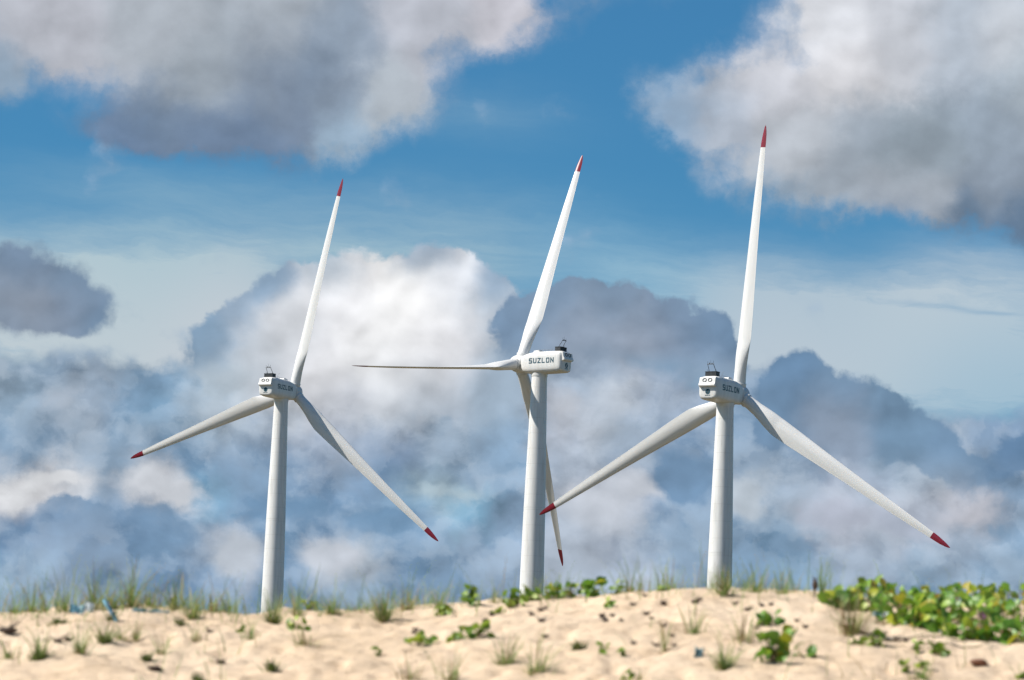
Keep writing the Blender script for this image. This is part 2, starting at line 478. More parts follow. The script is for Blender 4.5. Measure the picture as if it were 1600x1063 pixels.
def ramp(t, fac, stops):
    r = t.nodes.new('ShaderNodeValToRGB')
    t.links.new(fac, r.inputs[0])
    e = r.color_ramp.elements
    e[0].position, e[0].color = stops[0][0], tuple(stops[0][1]) + (1,)
    e[1].position, e[1].color = stops[-1][0], tuple(stops[-1][1]) + (1,)
    for p, c in stops[1:-1]:
        x = e.new(p); x.color = tuple(c) + (1,)
    return r.outputs[0]


def paint_build(c1, c2, zs=0.12, bump=True):
    def build(t, b):
        tcn = tnode(t, 'ShaderNodeTexCoord').outputs['Object']
        mp = tnode(t, 'ShaderNodeMapping', {'Vector': tcn, 'Scale': (1, 1, zs)}).outputs[0]
        n1 = tnode(t, 'ShaderNodeTexNoise', {'Vector': mp, 'Scale': 1.3, 'Detail': 6.0, 'Roughness': 0.6}).outputs['Fac']
        t.links.new(ramp(t, n1, [(0.3, c2), (0.62, c1)]), b.inputs['Base Color'])
        if not bump:
            return
        n2 = tnode(t, 'ShaderNodeTexNoise', {'Vector': tcn, 'Scale': 3.0, 'Detail': 3.0}).outputs['Fac']
        bp = tnode(t, 'ShaderNodeBump', {'Height': n2, 'Strength': 0.05, 'Distance': 0.1})
        t.links.new(bp.outputs[0], b.inputs['Normal'])
    return build


M_white = material('white_paint', (0.8, 0.8, 0.78), 0.38, paint_build((0.688, 0.6794, 0.6622), (0.602, 0.5934, 0.5676)))


def tower_build(t, b):
    tcn = tnode(t, 'ShaderNodeTexCoord').outputs['Object']
    mp = tnode(t, 'ShaderNodeMapping', {'Vector': tcn, 'Scale': (1, 1, 0.06)}).outputs[0]
    n1 = tnode(t, 'ShaderNodeTexNoise', {'Vector': mp, 'Scale': 2.2, 'Detail': 7.0, 'Roughness': 0.65}).outputs['Fac']
    c = ramp(t, n1, [(0.25, (0.52, 0.505, 0.475)), (0.45, (0.67, 0.66, 0.64)), (0.65, (0.74, 0.73, 0.71))])
    z = tnode(t, 'ShaderNodeSeparateXYZ', {0: tcn}).outputs[2]
    fr = tnode(t, 'ShaderNodeMath', {0: tnode(t, 'ShaderNodeMath', {0: z, 1: 2.75}, operation='DIVIDE').outputs[0]}, operation='FRACT').outputs[0]
    seam = ramp(t, fr, [(0.0, (0.82, 0.81, 0.79)), (0.04, (1, 1, 1)), (0.06, (1, 1, 1))])
    mx = tnode(t, 'ShaderNodeMix', {0: 1.0, 6: c, 7: seam}, data_type='RGBA', blend_type='MULTIPLY')
    t.links.new(mx.outputs[2], b.inputs['Base Color'])


M_tower = material('tower_paint', (0.8, 0.8, 0.78), 0.42, tower_build)
M_blade = material('blade_gelcoat', (0.8, 0.8, 0.78), 0.35, paint_build((0.688, 0.6794, 0.6665), (0.6192, 0.6106, 0.5934), 0.05, False))
M_red = material('red_tip_paint', (0.42, 0.02, 0.04), 0.4, paint_build((0.21, 0.007, 0.022), (0.15, 0.005, 0.016)))
M_blue = material('lettering_blue', (0.012, 0.07, 0.10), 0.5, paint_build((0.012, 0.075, 0.105), (0.010, 0.05, 0.08)))
M_dark = material('dark_metal', (0.035, 0.04, 0.045), 0.55, paint_build((0.04, 0.045, 0.05), (0.02, 0.022, 0.025)))
M_mid = material('grey_metal', (0.22, 0.23, 0.24), 0.5, paint_build((0.24, 0.25, 0.26), (0.16, 0.16, 0.17)))
M_gap = material('seal_rubber', (0.03, 0.03, 0.03), 0.7, paint_build((0.035, 0.033, 0.03), (0.02, 0.02, 0.02)))


def sand_build(t, b):
    tcn = tnode(t, 'ShaderNodeTexCoord').outputs['Object']
    n1 = tnode(t, 'ShaderNodeTexNoise', {'Vector': tcn, 'Scale': 0.9, 'Detail': 8.0, 'Roughness': 0.62}).outputs['Fac']
    c = ramp(t, n1, [(0.30, (0.66, 0.495, 0.335)), (0.5, (0.76, 0.585, 0.415)), (0.70, (0.80, 0.635, 0.465))])
    n6 = tnode(t, 'ShaderNodeTexNoise', {'Vector': tcn, 'Scale': 8.0, 'Detail': 6.0, 'Roughness': 0.7}).outputs['Fac']
    mot = ramp(t, n6, [(0.32, (0.80, 0.77, 0.74)), (0.52, (1, 1, 1)), (0.7, (1, 1, 1))])
    c = tnode(t, 'ShaderNodeMix', {0: 1.0, 6: c, 7: mot}, data_type='RGBA', blend_type='MULTIPLY').outputs[2]
    n3 = tnode(t, 'ShaderNodeTexNoise', {'Vector': tcn, 'Scale': 28.0, 'Detail': 4.0, 'Roughness': 0.6}).outputs['Fac']
    sp_ = ramp(t, n3, [(0.60, (0, 0, 0)), (0.70, (1, 1, 1))])
    n4 = tnode(t, 'ShaderNodeTexNoise', {'Vector': tcn, 'Scale': 2.3, 'Detail': 2.0}).outputs['Fac']
    patch = ramp(t, n4, [(0.42, (0, 0, 0)), (0.60, (0.65, 0.65, 0.65))])
    sp2 = tnode(t, 'ShaderNodeMath', {0: sp_, 1: patch}, operation='MULTIPLY').outputs[0]
    mx = tnode(t, 'ShaderNodeMix', {0: sp2, 6: c, 7: (0.17, 0.11, 0.065, 1)}, data_type='RGBA')
    far = tnode(t, 'ShaderNodeSeparateXYZ', {0: tcn}).outputs[1]
    far = tnode(t, 'ShaderNodeMapRange', {0: far, 1: 38.0, 2: 60.0}).outputs[0]
    n5 = tnode(t, 'ShaderNodeTexNoise', {'Vector': tcn, 'Scale': 0.06, 'Detail': 8.0}).outputs['Fac']
    far_dark = ramp(t, n5, [(0.42, (0.055, 0.06, 0.03)), (0.62, (0.22, 0.16, 0.10))])  # unseen ground behind the dune, darkened to cut bounce light on the turbines
    mf = tnode(t, 'ShaderNodeMix', {0: far, 6: mx.outputs[2], 7: far_dark}, data_type='RGBA')
    t.links.new(mf.outputs[2], b.inputs['Base Color'])
    n2 = tnode(t, 'ShaderNodeTexNoise', {'Vector': tcn, 'Scale': 34.0, 'Detail': 7.0, 'Roughness': 0.72}).outputs['Fac']
    bp = tnode(t, 'ShaderNodeBump', {'Height': n2, 'Strength': 0.8, 'Distance': 0.03})
    t.links.new(bp.outputs[0], b.inputs['Normal'])


M_sand = material('sand', (0.6, 0.45, 0.3), 0.95, sand_build, 0.1)


def leaf_build(stops, trans):
    def build(t, b):
        oi = tnode(t, 'ShaderNodeObjectInfo').outputs['Random']
        isl = tnode(t, 'ShaderNodeNewGeometry').outputs['Random Per Island']
        oi = tnode(t, 'ShaderNodeMath', {0: tnode(t, 'ShaderNodeMath', {0: isl, 1: oi}, operation='ADD').outputs[0]}, operation='FRACT').outputs[0]
        tcn = tnode(t, 'ShaderNodeTexCoord').outputs['Object']
        n = tnode(t, 'ShaderNodeTexNoise', {'Vector': tcn, 'Scale': 18.0, 'Detail': 4.0}).outputs['Fac']
        f = tnode(t, 'ShaderNodeMath', {0: n, 1: 0.35, 2: oi}, operation='MULTIPLY_ADD').outputs[0]
        f = tnode(t, 'ShaderNodeMath', {0: f, 1: 0.17}, operation='SUBTRACT').outputs[0]
        c = ramp(t, f, stops)
        t.links.new(c, b.inputs['Base Color'])
        tr = tnode(t, 'ShaderNodeBsdfTranslucent', {'Color': c})
        ms_ = tnode(t, 'ShaderNodeMixShader', {0: trans, 1: b.outputs[0], 2: tr.outputs[0]})
        t.links.new(ms_.outputs[0], t.nodes['Material Output'].inputs[0])
    return build


M_leaf = material('vine_leaf', (0.08, 0.2, 0.02), 0.45, leaf_build([(0.0, (0.06, 0.16, 0.016)), (0.45, (0.14, 0.29, 0.026)), (0.78, (0.28, 0.41, 0.035)), (0.93, (0.42, 0.42, 0.03)), (1.0, (0.36, 0.27, 0.03))], 0.32))
M_sprig = material('sprig_leaf', (0.1, 0.2, 0.02), 0.5, leaf_build([(0.0, (0.10, 0.20, 0.022)), (0.5, (0.19, 0.31, 0.035)), (1.0, (0.34, 0.42, 0.05))], 0.35))
M_grass = material('beach_grass', (0.12, 0.17, 0.05), 0.6, leaf_build([(0.0, (0.11, 0.20, 0.045)), (0.5, (0.20, 0.29, 0.07)), (1.0, (0.33, 0.38, 0.13))], 0.45))
M_straw = material('dry_straw', (0.35, 0.25, 0.12), 0.7, leaf_build([(0.0, (0.16, 0.10, 0.045)), (0.5, (0.34, 0.25, 0.12)), (1.0, (0.46, 0.38, 0.21))], 0.25))
M_tuss = material('tussock_green', (0.05, 0.08, 0.015), 0.6, leaf_build([(0.0, (0.05, 0.085, 0.014)), (0.5, (0.09, 0.14, 0.024)), (1.0, (0.15, 0.19, 0.04))], 0.25))
M_stem = material('stem', (0.16, 0.10, 0.05), 0.7, leaf_build([(0.0, (0.12, 0.07, 0.035)), (1.0, (0.2, 0.16, 0.06))], 0.05))
M_pod = material('dry_pod', (0.035, 0.022, 0.015), 0.8, paint_build((0.085, 0.055, 0.038), (0.035, 0.022, 0.016), 1.0))
M_brown = material('dead_leaf', (0.16, 0.06, 0.03), 0.7, paint_build((0.2, 0.08, 0.04), (0.1, 0.04, 0.02), 1.0))
M_litblue = material('blue_plastic', (0.10, 0.30, 0.42), 0.4, paint_build((0.22, 0.44, 0.54), (0.14, 0.33, 0.44), 1.0))
M_litwhite = material('white_plastic', (0.75, 0.77, 0.78), 0.35, paint_build((0.78, 0.8, 0.8), (0.5, 0.6, 0.66), 1.0))
M_litteal = material('teal_plastic', (0.06, 0.16, 0.18), 0.4, paint_build((0.24, 0.36, 0.38), (0.13, 0.25, 0.28), 1.0))
M_purple = material('purple_petal', (0.32, 0.10, 0.30), 0.5, leaf_build([(0.0, (0.30, 0.08, 0.28)), (1.0, (0.36, 0.12, 0.32))], 0.3))
M_yellow = material('yellow_petal', (0.55, 0.36, 0.02), 0.5, leaf_build([(0.0, (0.5, 0.32, 0.02)), (1.0, (0.6, 0.42, 0.04))], 0.3))

# ------------------------------------------------------------------ terrain: one sheet from the camera over the dune to the horizon
_rs = np.random.RandomState(11)
_tab = _rs.rand(256, 256)


def vnoise(x, y):
    x, y = np.asarray(x, float), np.asarray(y, float)
    xi, yi = np.floor(x).astype(int), np.floor(y).astype(int)
    fx, fy = x - xi, y - yi
    fx, fy = fx * fx * (3 - 2 * fx), fy * fy * (3 - 2 * fy)
    g = lambda a, b: _tab[a % 256, b % 256]
    return (g(xi, yi) * (1 - fx) + g(xi + 1, yi) * fx) * (1 - fy) + (g(xi, yi + 1) * (1 - fx) + g(xi + 1, yi + 1) * fx) * fy - 0.5


def fbm(x, y, n=4):
    v, a = 0, 1.0
    for k in range(n):
        v = v + a * vnoise(x * 2 ** k + 17.3 * k, y * 2 ** k + 5.1 * k)
        a *= 0.5
    return v


CREST_Y = 25.0
crest_px = [(-500, 960), (-100, 957), (0, 955), (120, 950), (220, 947), (330, 954), (400, 956), (480, 950), (650, 946), (760, 938), (850, 934), (950, 925),
            (1050, 920), (1150, 918), (1250, 922), (1350, 932), (1450, 940), (1600, 946), (1700, 950), (2200, 965)]
_cx, _cz = [], []
for _p in crest_px:
    _d = ray(*_p)
    _t = CREST_Y / _d.y
    _cx.append(_d.x * _t); _cz.append(CAM.z + _d.z * _t)


def height(x, y):
    x, y = np.asarray(x, float), np.asarray(y, float)
    zc = sum(np.interp(x + o, _cx, _cz) for o in (-0.15, -0.07, 0, 0.07, 0.15)) / 5 - 0.012
    s = CREST_Y - y
    front = zc - 0.055 * s - 0.020 * s * s
    front = np.log1p(np.exp(np.clip(front * 3, -40, 40))) / 3            # levels out to the flat at the camera
    t = np.maximum(-s, 0)
    back = zc + 0.055 * t - 0.06 * t * t
    back = 1.0 + np.log1p(np.exp(np.clip((back - 1.0) * 3, -40, 40))) / 3
    z = np.where(s > 0, front, back)
    near = np.exp(-((y - 23) / 9) ** 2)
    z = z + near * (0.05 * fbm(x * 0.9, y * 0.6, 3) + 0.034 * fbm(x * 4 + 3, y * 3 + 9, 4) + 0.024 * vnoise(x * 15, y * 9) + 0.014 * np.maximum(0, vnoise(x * 22 + 7, y * 12) - 0.1) - 0.13 * np.maximum(0, vnoise(x * 9 + 31, y * 5 + 3) - 0.22))
    q = np.clip((y - 692) / 80, 0, 1)
    z = z + 15.8 * q * q * (3 - 2 * q) + np.clip((y - 60) / 60, 0, 1) * (0.8 * fbm(x / 60, y / 60, 3))
    return z


def axis_lines(lo, hi, step, far_lo, far_hi, grow=1.35):
    a = list(np.arange(lo, hi + step / 2, step))
    d = step
    while a[-1] < far_hi:
        d *= grow; a.append(a[-1] + d)
    d = step
    while a[0] > far_lo:
        d *= grow; a.insert(0, a[0] - d)
    return np.array(a)


gx = axis_lines(-4.0, 4.0, 0.022, -9000, 9000)
gy = axis_lines(19.0, 26.6, 0.026, -300, 12000, 1.22)
GX, GY = np.meshgrid(gx, gy)
GZ = height(GX, GY)
gv = np.stack([GX, GY, GZ], -1).reshape(-1, 3)
nx, ny = len(gx), len(gy)
ii, jj = np.meshgrid(np.arange(nx - 1), np.arange(ny - 1))
f0 = (jj * nx + ii).ravel()
gf = np.stack([f0, f0 + 1, f0 + nx + 1, f0 + nx], -1)
gm = bpy.data.meshes.new('ground')
gm.vertices.add(len(gv)); gm.vertices.foreach_set('co', gv.ravel())
gm.loops.add(gf.size); gm.loops.foreach_set('vertex_index', gf.ravel())
gm.polygons.add(len(gf)); gm.polygons.foreach_set('loop_start', np.arange(len(gf)) * 4)
gm.update(calc_edges=True)
gm.polygons.foreach_set('use_smooth', [True] * len(gf))
gm.materials.append(M_sand)
prop(link('ground', gm), 'pale sand dune with bare slopes and a rounded crest', kind='structure')


def hz(x, y):
    return float(height(x, y))


_cache = {}


def on_ground(px, py):
    """Where the line of sight through a point of the photograph meets the dune; above the crest line, the crest below it."""
    d = ray(px, py)
    ys = np.arange(18.0, 25.6, 0.01)
    X, Z = d.x / d.y * ys, CAM.z + d.z / d.y * ys
    below = np.nonzero(Z <= height(X, ys))[0]
    if len(below):
        y = ys[below[0]]
    else:
        y = ys[np.argmin(Z - height(X, ys))]
    x = d.x / d.y * y
    return Vector((x, y, hz(x, y)))


# ------------------------------------------------------------------ wind turbines
HUB_H = 76.0
BLADE_R = 44.0
S_TOWER, S_HUB = 5.9, 10.2           # metres forward of the nacelle's tail


def airfoil(n, chord, thick, blend):
    """Closed section: blend 0 is a circle of diameter chord, 1 an airfoil; x runs from the trailing edge (-) to the leading edge (+)."""
    pts = []
    for k in range(n):
        a = 2 * math.pi * k / n
        xc = 0.5 * (1 - math.cos(a))
        yt = 5 * thick * (0.2969 * math.sqrt(xc) - 0.126 * xc - 0.3516 * xc ** 2 + 0.2843 * xc ** 3 - 0.1036 * xc ** 4)
        yt = max(yt, 0.022 / chord) if 0 < xc else yt                 # blunt trailing edge
        yf = (yt if math.sin(a) >= 0 else -yt * 0.55) + 0.05 * math.sin(math.pi * xc)
        fx, fy = (0.34 - xc) * chord, yf * chord
        cx, cy = 0.5 * math.cos(a) * chord, 0.5 * math.sin(a) * chord
        pts.append((cx * (1 - blend) + fx * blend, cy * (1 - blend) + fy * blend))
    return pts


R_ST = [1.4 + 39.0 * k / 80 for k in range(81)]
R_TIP = [40.4, 41.4, 42.4, 43.2, 43.7, 44.0]


def blade_ring(r):
    f = r / BLADE_R
    chord = float(np.interp(f, [0, .06, .10, .16, .21, .30, .40, .5, .63, .75, .84, .918, .95, .975, .99, 1.0],
                            [2.02, 2.02, 2.25, 2.95, 3.25, 3.0, 2.62, 2.28, 1.9, 1.6, 1.32, 1.06, .95, .68, .42, .12]))
    thick = float(np.interp(f, [0, .15, .3, .6, 1], [.5, .36, .25, .18, .15]))
    blend = float(np.interp(f, [0, .05, .20], [0, 0, 1]))
    tw = rad(float(np.interp(f, [0, .1, .2, .35, .5, .75, 1], [30, 29, 25, 21.5, 18.5, 14, 12])))
    sweep = -0.25 * max(0, (f - 0.93) / 0.07) if f > 0.93 else 0
    bend = -1.6 * f * f
    out = []
    for x, y in airfoil(28, chord, thick, blend):
        x += sweep * 0.6
        out.append((x * math.cos(tw) + y * math.sin(tw), -x * math.sin(tw) + y * math.cos(tw) + bend, r))
    return out


blade_me = mesh('blade', *loft([blade_ring(r) for r in R_ST], cap=False), M_blade)
tip_me = mesh('red_tip', *loft([blade_ring(r) for r in R_TIP], cap=False), M_red)


def sup(n, hw, zt, zb, y, e=4.5):
    """Rounded box cross-section."""
    pts = []
    zc, hh = (zt + zb) / 2, (zt - zb) / 2
    for k in range(n):
        a = 2 * math.pi * (k + 0.5) / n
        c, s_ = math.cos(a), math.sin(a)
        pts.append((hw * math.copysign(abs(c) ** (2 / e), c), y, zc + hh * math.copysign(abs(s_) ** (2 / e), s_)))
    return pts


nac = [(0.10, 1.20, 1.30, -1.45), (0.14, 1.45, 1.60, -1.65), (0.30, 1.66, 1.80, -1.78), (0.60, 1.80, 1.92, -1.86), (1.0, 1.84, 1.96, -1.90), (3.0, 1.85, 1.98, -1.94), (5.6, 1.85, 1.96, -1.98),
       (6.8, 1.84, 1.86, -1.98), (7.7, 1.78, 1.70, -1.92), (8.4, 1.68, 1.52, -1.80), (8.85, 1.56, 1.38, -1.64), (9.1, 1.40, 1.22, -1.46)]
v_, f_ = loft([sup(48, hw, zt, zb, s - S_TOWER) for s, hw, zt, zb in nac])
nacelle_me = mesh('nacelle', v_, f_, M_white)


def prism(profile, x0, x1, mat, name, bevel=0.08):
    bm = bmesh.new()
    a = [bm.verts.new((x0, y, z)) for y, z in profile]
    b = [bm.verts.new((x1, y, z)) for y, z in profile]
    n = len(profile)
    bm.faces.new(a); bm.faces.new(b[::-1])
    for i in range(n):
        bm.faces.new((a[i], b[i], b[(i + 1) % n], a[(i + 1) % n]))
    bmesh.ops.recalc_face_normals(bm, faces=bm.faces)
    if bevel:
        bmesh.ops.bevel(bm, geom=list(bm.edges), offset=bevel, segments=2, affect='EDGES', profile=0.6)
    return from_bm(name, bm, mat)


T = S_TOWER
hood_me = prism([(0.45 - T, 1.80), (-0.06 - T, 1.62), (-0.22 - T, 0.80), (-0.42 - T, 0.50), (-0.38 - T, 0.22), (0.30 - T, 0.02)], -1.48, 1.48, M_white, 'tail_hood', 0.09)

bm = bmesh.new()
for k in range(24):
    a0, a1 = 2 * math.pi * k / 24, 2 * math.pi * (k + 1) / 24
    for (ra, ya), (rb, yb) in (((0.37, 0.0), (0.36, -0.07)), ((0.36, -0.07), (0.25, -0.07)), ((0.25, -0.07), (0.24, 0.10))):
        bm.faces.new([bm.verts.new(p) for p in ((ra * math.cos(a0), ya, ra * math.sin(a0)), (ra * math.cos(a1), ya, ra * math.sin(a1)),
                                                (rb * math.cos(a1), yb, rb * math.sin(a1)), (rb * math.cos(a0), yb, rb * math.sin(a0)))])
bmesh.ops.remove_doubles(bm, verts=bm.verts, dist=1e-4)
vent_me = from_bm('vent', bm, M_dark, True)
bm = bmesh.new()
bmesh.ops.create_cone(bm, cap_ends=True, segments=24, radius1=0.25, radius2=0.25, depth=0.05, matrix=Matrix.Rotation(rad(90), 4, 'X'))
duct_me = from_bm('vent_grille', bm, M_mid)

# lettering: squared stencil capitals drawn as strokes on a 4 x 5 cell
STROKES = {
    'S': [((0.5, 5), (4, 5)), ((0, 4.5), (0, 3.0)), ((0.5, 2.5), (3.5, 2.5)), ((4, 2.0), (4, 0.5)), ((0, 0), (3.5, 0)), ((0, 4.5), (0.5, 5)), ((0, 3.0), (0.5, 2.5)), ((3.5, 2.5), (4, 2)), ((4, .5), (3.5, 0))],
    'U': [((0, 5), (0, 0.6)), ((0.6, 0), (3.4, 0)), ((4, 0.6), (4, 5)), ((0, .6), (.6, 0)), ((3.4, 0), (4, .6))],
    'Z': [((0, 5), (4, 5)), ((4, 5), (0, 0)), ((0, 0), (4, 0))],
    'L': [((0, 5), (0, 0)), ((0, 0), (3.6, 0))],
    'O': [((0.5, 5), (3.5, 5)), ((4, 4.5), (4, .5)), ((3.5, 0), (.5, 0)), ((0, .5), (0, 4.5)), ((0, 4.5), (.5, 5)), ((3.5, 5), (4, 4.5)), ((4, .5), (3.5, 0)), ((.5, 0), (0, .5))],
    'N': [((0, 0), (0, 5)), ((0, 5), (4, 0)), ((4, 0), (4, 5))],
}


def lettering(text, h, width, weight=0.27):
    """Flat raised letters in the XZ plane, centred, facing -Y."""
    bm = bmesh.new()
    pitch = width / (len(text) - 0.22)
    w, k = pitch * 0.78, h / 6.0
    for i, ch in enumerate(text):
        x0 = -width / 2 + i * pitch
        st = h * weight
        for n_, (a, b) in enumerate(STROKES[ch]):
            pa = Vector((x0 + st / 2 + a[0] / 4 * (w - st), 0, -h / 2 + st / 2 + a[1] / 5 * (h - st)))
            pb = Vector((x0 + st / 2 + b[0] / 4 * (w - st), 0, -h / 2 + st / 2 + b[1] / 5 * (h - st)))
            d = pb - pa
            ang = math.atan2(d.z, d.x)
            diag = abs(d.x) > 1e-4 and abs(d.z) > 1e-4
            bm_box(bm, (pa + pb) / 2 + Vector((0, -0.0012 * (n_ % 5), 0)), (d.length + st * (0.55 if diag else 1.0), 0.012, st * (0.9 if diag else 1)), Matrix.Rotation(-ang, 4, 'Y'))
    return from_bm('lettering', bm, M_blue)


text_me = lettering('SUZLON', 0.95, 5.4, 0.2)
small_me = lettering('SUZLON', 0.15, 0.95)
bm = bmesh.new()
bmesh.ops.create_cone(bm, cap_ends=True, segments=32, radius1=0.44, radius2=0.44, depth=0.02, matrix=Matrix.Rotation(rad(90), 4, 'X'))
emblem_me = from_bm('emblem', bm, M_blue)
bm = bmesh.new()
pr = None
for k in range(13):
    u = k / 12
    x, z = -0.30 + 0.60 * u, -0.16 + 0.32 * u + 0.16 * math.sin(2 * math.pi * (u - 0.02)) * -1
    w = 0.015 + 0.075 * math.sin(math.pi * u)
    cur = (bm.verts.new((x - w * 0.4, -0.016, z + w)), bm.verts.new((x + w * 0.4, -0.016, z - w)))
    if pr:
        bm.faces.new((pr[0], cur[0], cur[1], pr[1]))
    pr = cur
bmesh.ops.solidify(bm, geom=list(bm.faces), thickness=0.006)
swirl_me = from_bm('swirl', bm, M_white)

# roof equipment
bm = bmesh.new()
bm_box(bm, (0, 1.45 - T, 2.36), (2.0, 1.15, 0.62))
for k in range(9):
    bm_box(bm, (-0.92 + k * 0.23, 1.45 - T, 2.36), (0.05, 1.22, 0.66))
for z in (2.06, 2.68):
    bm_box(bm, (0, 1.45 - T, z), (2.10, 1.26, 0.07))
cooler_me = from_bm('cooler', bm, M_dark)
bm = bmesh.new()
for sx in (-0.62, 0.62):
    bm_rod(bm, (sx, 1.55 - T, 2.70), (sx * 0.85, 0.75 - T, 3.85), 0.045, 8)
    bm_rod(bm, (sx * 0.85, 0.75 - T, 3.83), (sx * 0.85, 0.70 - T, 4.35), 0.022, 6)
    bm_rod(bm, (sx, 1.55 - T, 2.72), (sx * 1.35, 1.05 - T, 3.05), 0.022, 6)
bm_rod(bm, (-0.62, 0.75 - T, 3.85), (0.62, 0.75 - T, 3.85), 0.055, 8)
bm_box(bm, (-0.2, 0.75 - T, 3.98), (0.16, 0.12, 0.2)); bm_box(bm, (0.25, 0.75 - T, 3.96), (0.12, 0.12, 0.16))
bm_rod(bm, (0.0, 0.75 - T, 3.85), (0.0, 0.75 - T, 4.6), 0.015, 6)
mast_me = from_bm('sensor_frame', bm, M_dark)
hatch_me = prism([(5.6 - T, 1.88), (5.7 - T, 2.30), (6.9 - T, 2.22), (7.2 - T, 1.72)], -0.65, 0.65, M_white, 'roof_hatch', 0.1)
bm = bmesh.new()
for sx in (-1.1, 1.1):
    for k in range(5):
        y = 2.6 + k * 0.75 - T
        bm_rod(bm, (sx, y, 1.85), (sx, y, 2.2), 0.02, 6)
    bm_rod(bm, (sx, 2.5 - T, 2.2), (sx, 5.7 - T, 2.2), 0.022, 6)
bm_rod(bm, (0.9, 2.4 - T, 1.9), (1.0, 3.1 - T, 2.75), 0.018, 6)
bm_rod(bm, (1.0, 3.1 - T, 2.75), (1.0, 3.4 - T, 3.0), 0.03, 6)
rail_me = from_bm('hand_rail', bm, M_mid)
bm = bmesh.new()
bm_box(bm, (0, 6.25 - T, 2.20), (0.9, 0.75, 0.28))
bmesh.ops.bevel(bm, geom=list(bm.edges), offset=0.08, segments=2, affect='EDGES')
lid_me = from_bm('hatch_lid', bm, M_mid)


def revolve(profile, n=40):
    """Ring sections about the Y axis from (y, radius) pairs."""
    return loft([[(r * math.cos(2 * math.pi * k / n), y, r * math.sin(2 * math.pi * k / n)) for k in range(n)] for y, r in profile])


hub_me = mesh('hub', *revolve([(-1.02, 1.30), (-0.98, 1.42), (-0.7, 1.55), (0, 1.62), (0.7, 1.58), (1.2, 1.42), (1.7, 1.10), (2.1, 0.65), (2.25, 0.25), (2.28, 0.03)]), M_white)
seal_me = mesh('hub_seal', *revolve([(-1.30, 1.22), (-1.30, 1.30), (-0.96, 1.30), (-0.96, 1.22)]), M_gap)
nr = 36
collar_me = mesh('blade_collar', *loft([[(r * math.cos(2 * math.pi * k / nr), r * math.sin(2 * math.pi * k / nr), z) for k in range(nr)]
                                        for z, r in ((0.6, 1.08), (1.55, 1.08), (1.75, 1.13), (1.85, 1.13), (1.86, 1.02), (1.9, 1.02))]), M_white)


def tower_r(z):
    return float(np.interp(z, [0, 38, 50, 74.2], [2.35, 2.12, 1.93, 1.36]))


def tower_section(z0, z1, top_ring=False):
    n = 64
    zs = np.linspace(z0, z1, 8)
    return mesh('tower_section', *loft([[(tower_r(z) * math.cos(2 * math.pi * k / n), tower_r(z) * math.sin(2 * math.pi * k / n), z) for k in range(n)] for z in zs], cap=False), M_tower)


def flange(z):
    n, r = 64, tower_r(z)
    return mesh('flange', *loft([[(q * math.cos(2 * math.pi * k / n), q * math.sin(2 * math.pi * k / n), zz) for k in range(n)]
                                 for zz, q in ((z - 0.05, r - 0.02), (z - 0.05, r + 0.02), (z + 0.05, r + 0.02), (z + 0.05, r - 0.02))]), M_white, False)


sections = [tower_section(-1.5, 25.2), tower_section(25.2, 50.0), tower_section(50.0, 73.6)]
flanges = [flange(25.2), flange(50.0)]
bm = bmesh.new()
bmesh.ops.create_cone(bm, cap_ends=True, segments=48, radius1=1.45, radius2=1.5, depth=0.55, matrix=Matrix.Translation((0, 0, 73.85)))
yaw_me = from_bm('yaw_ring', bm, M_white, False)


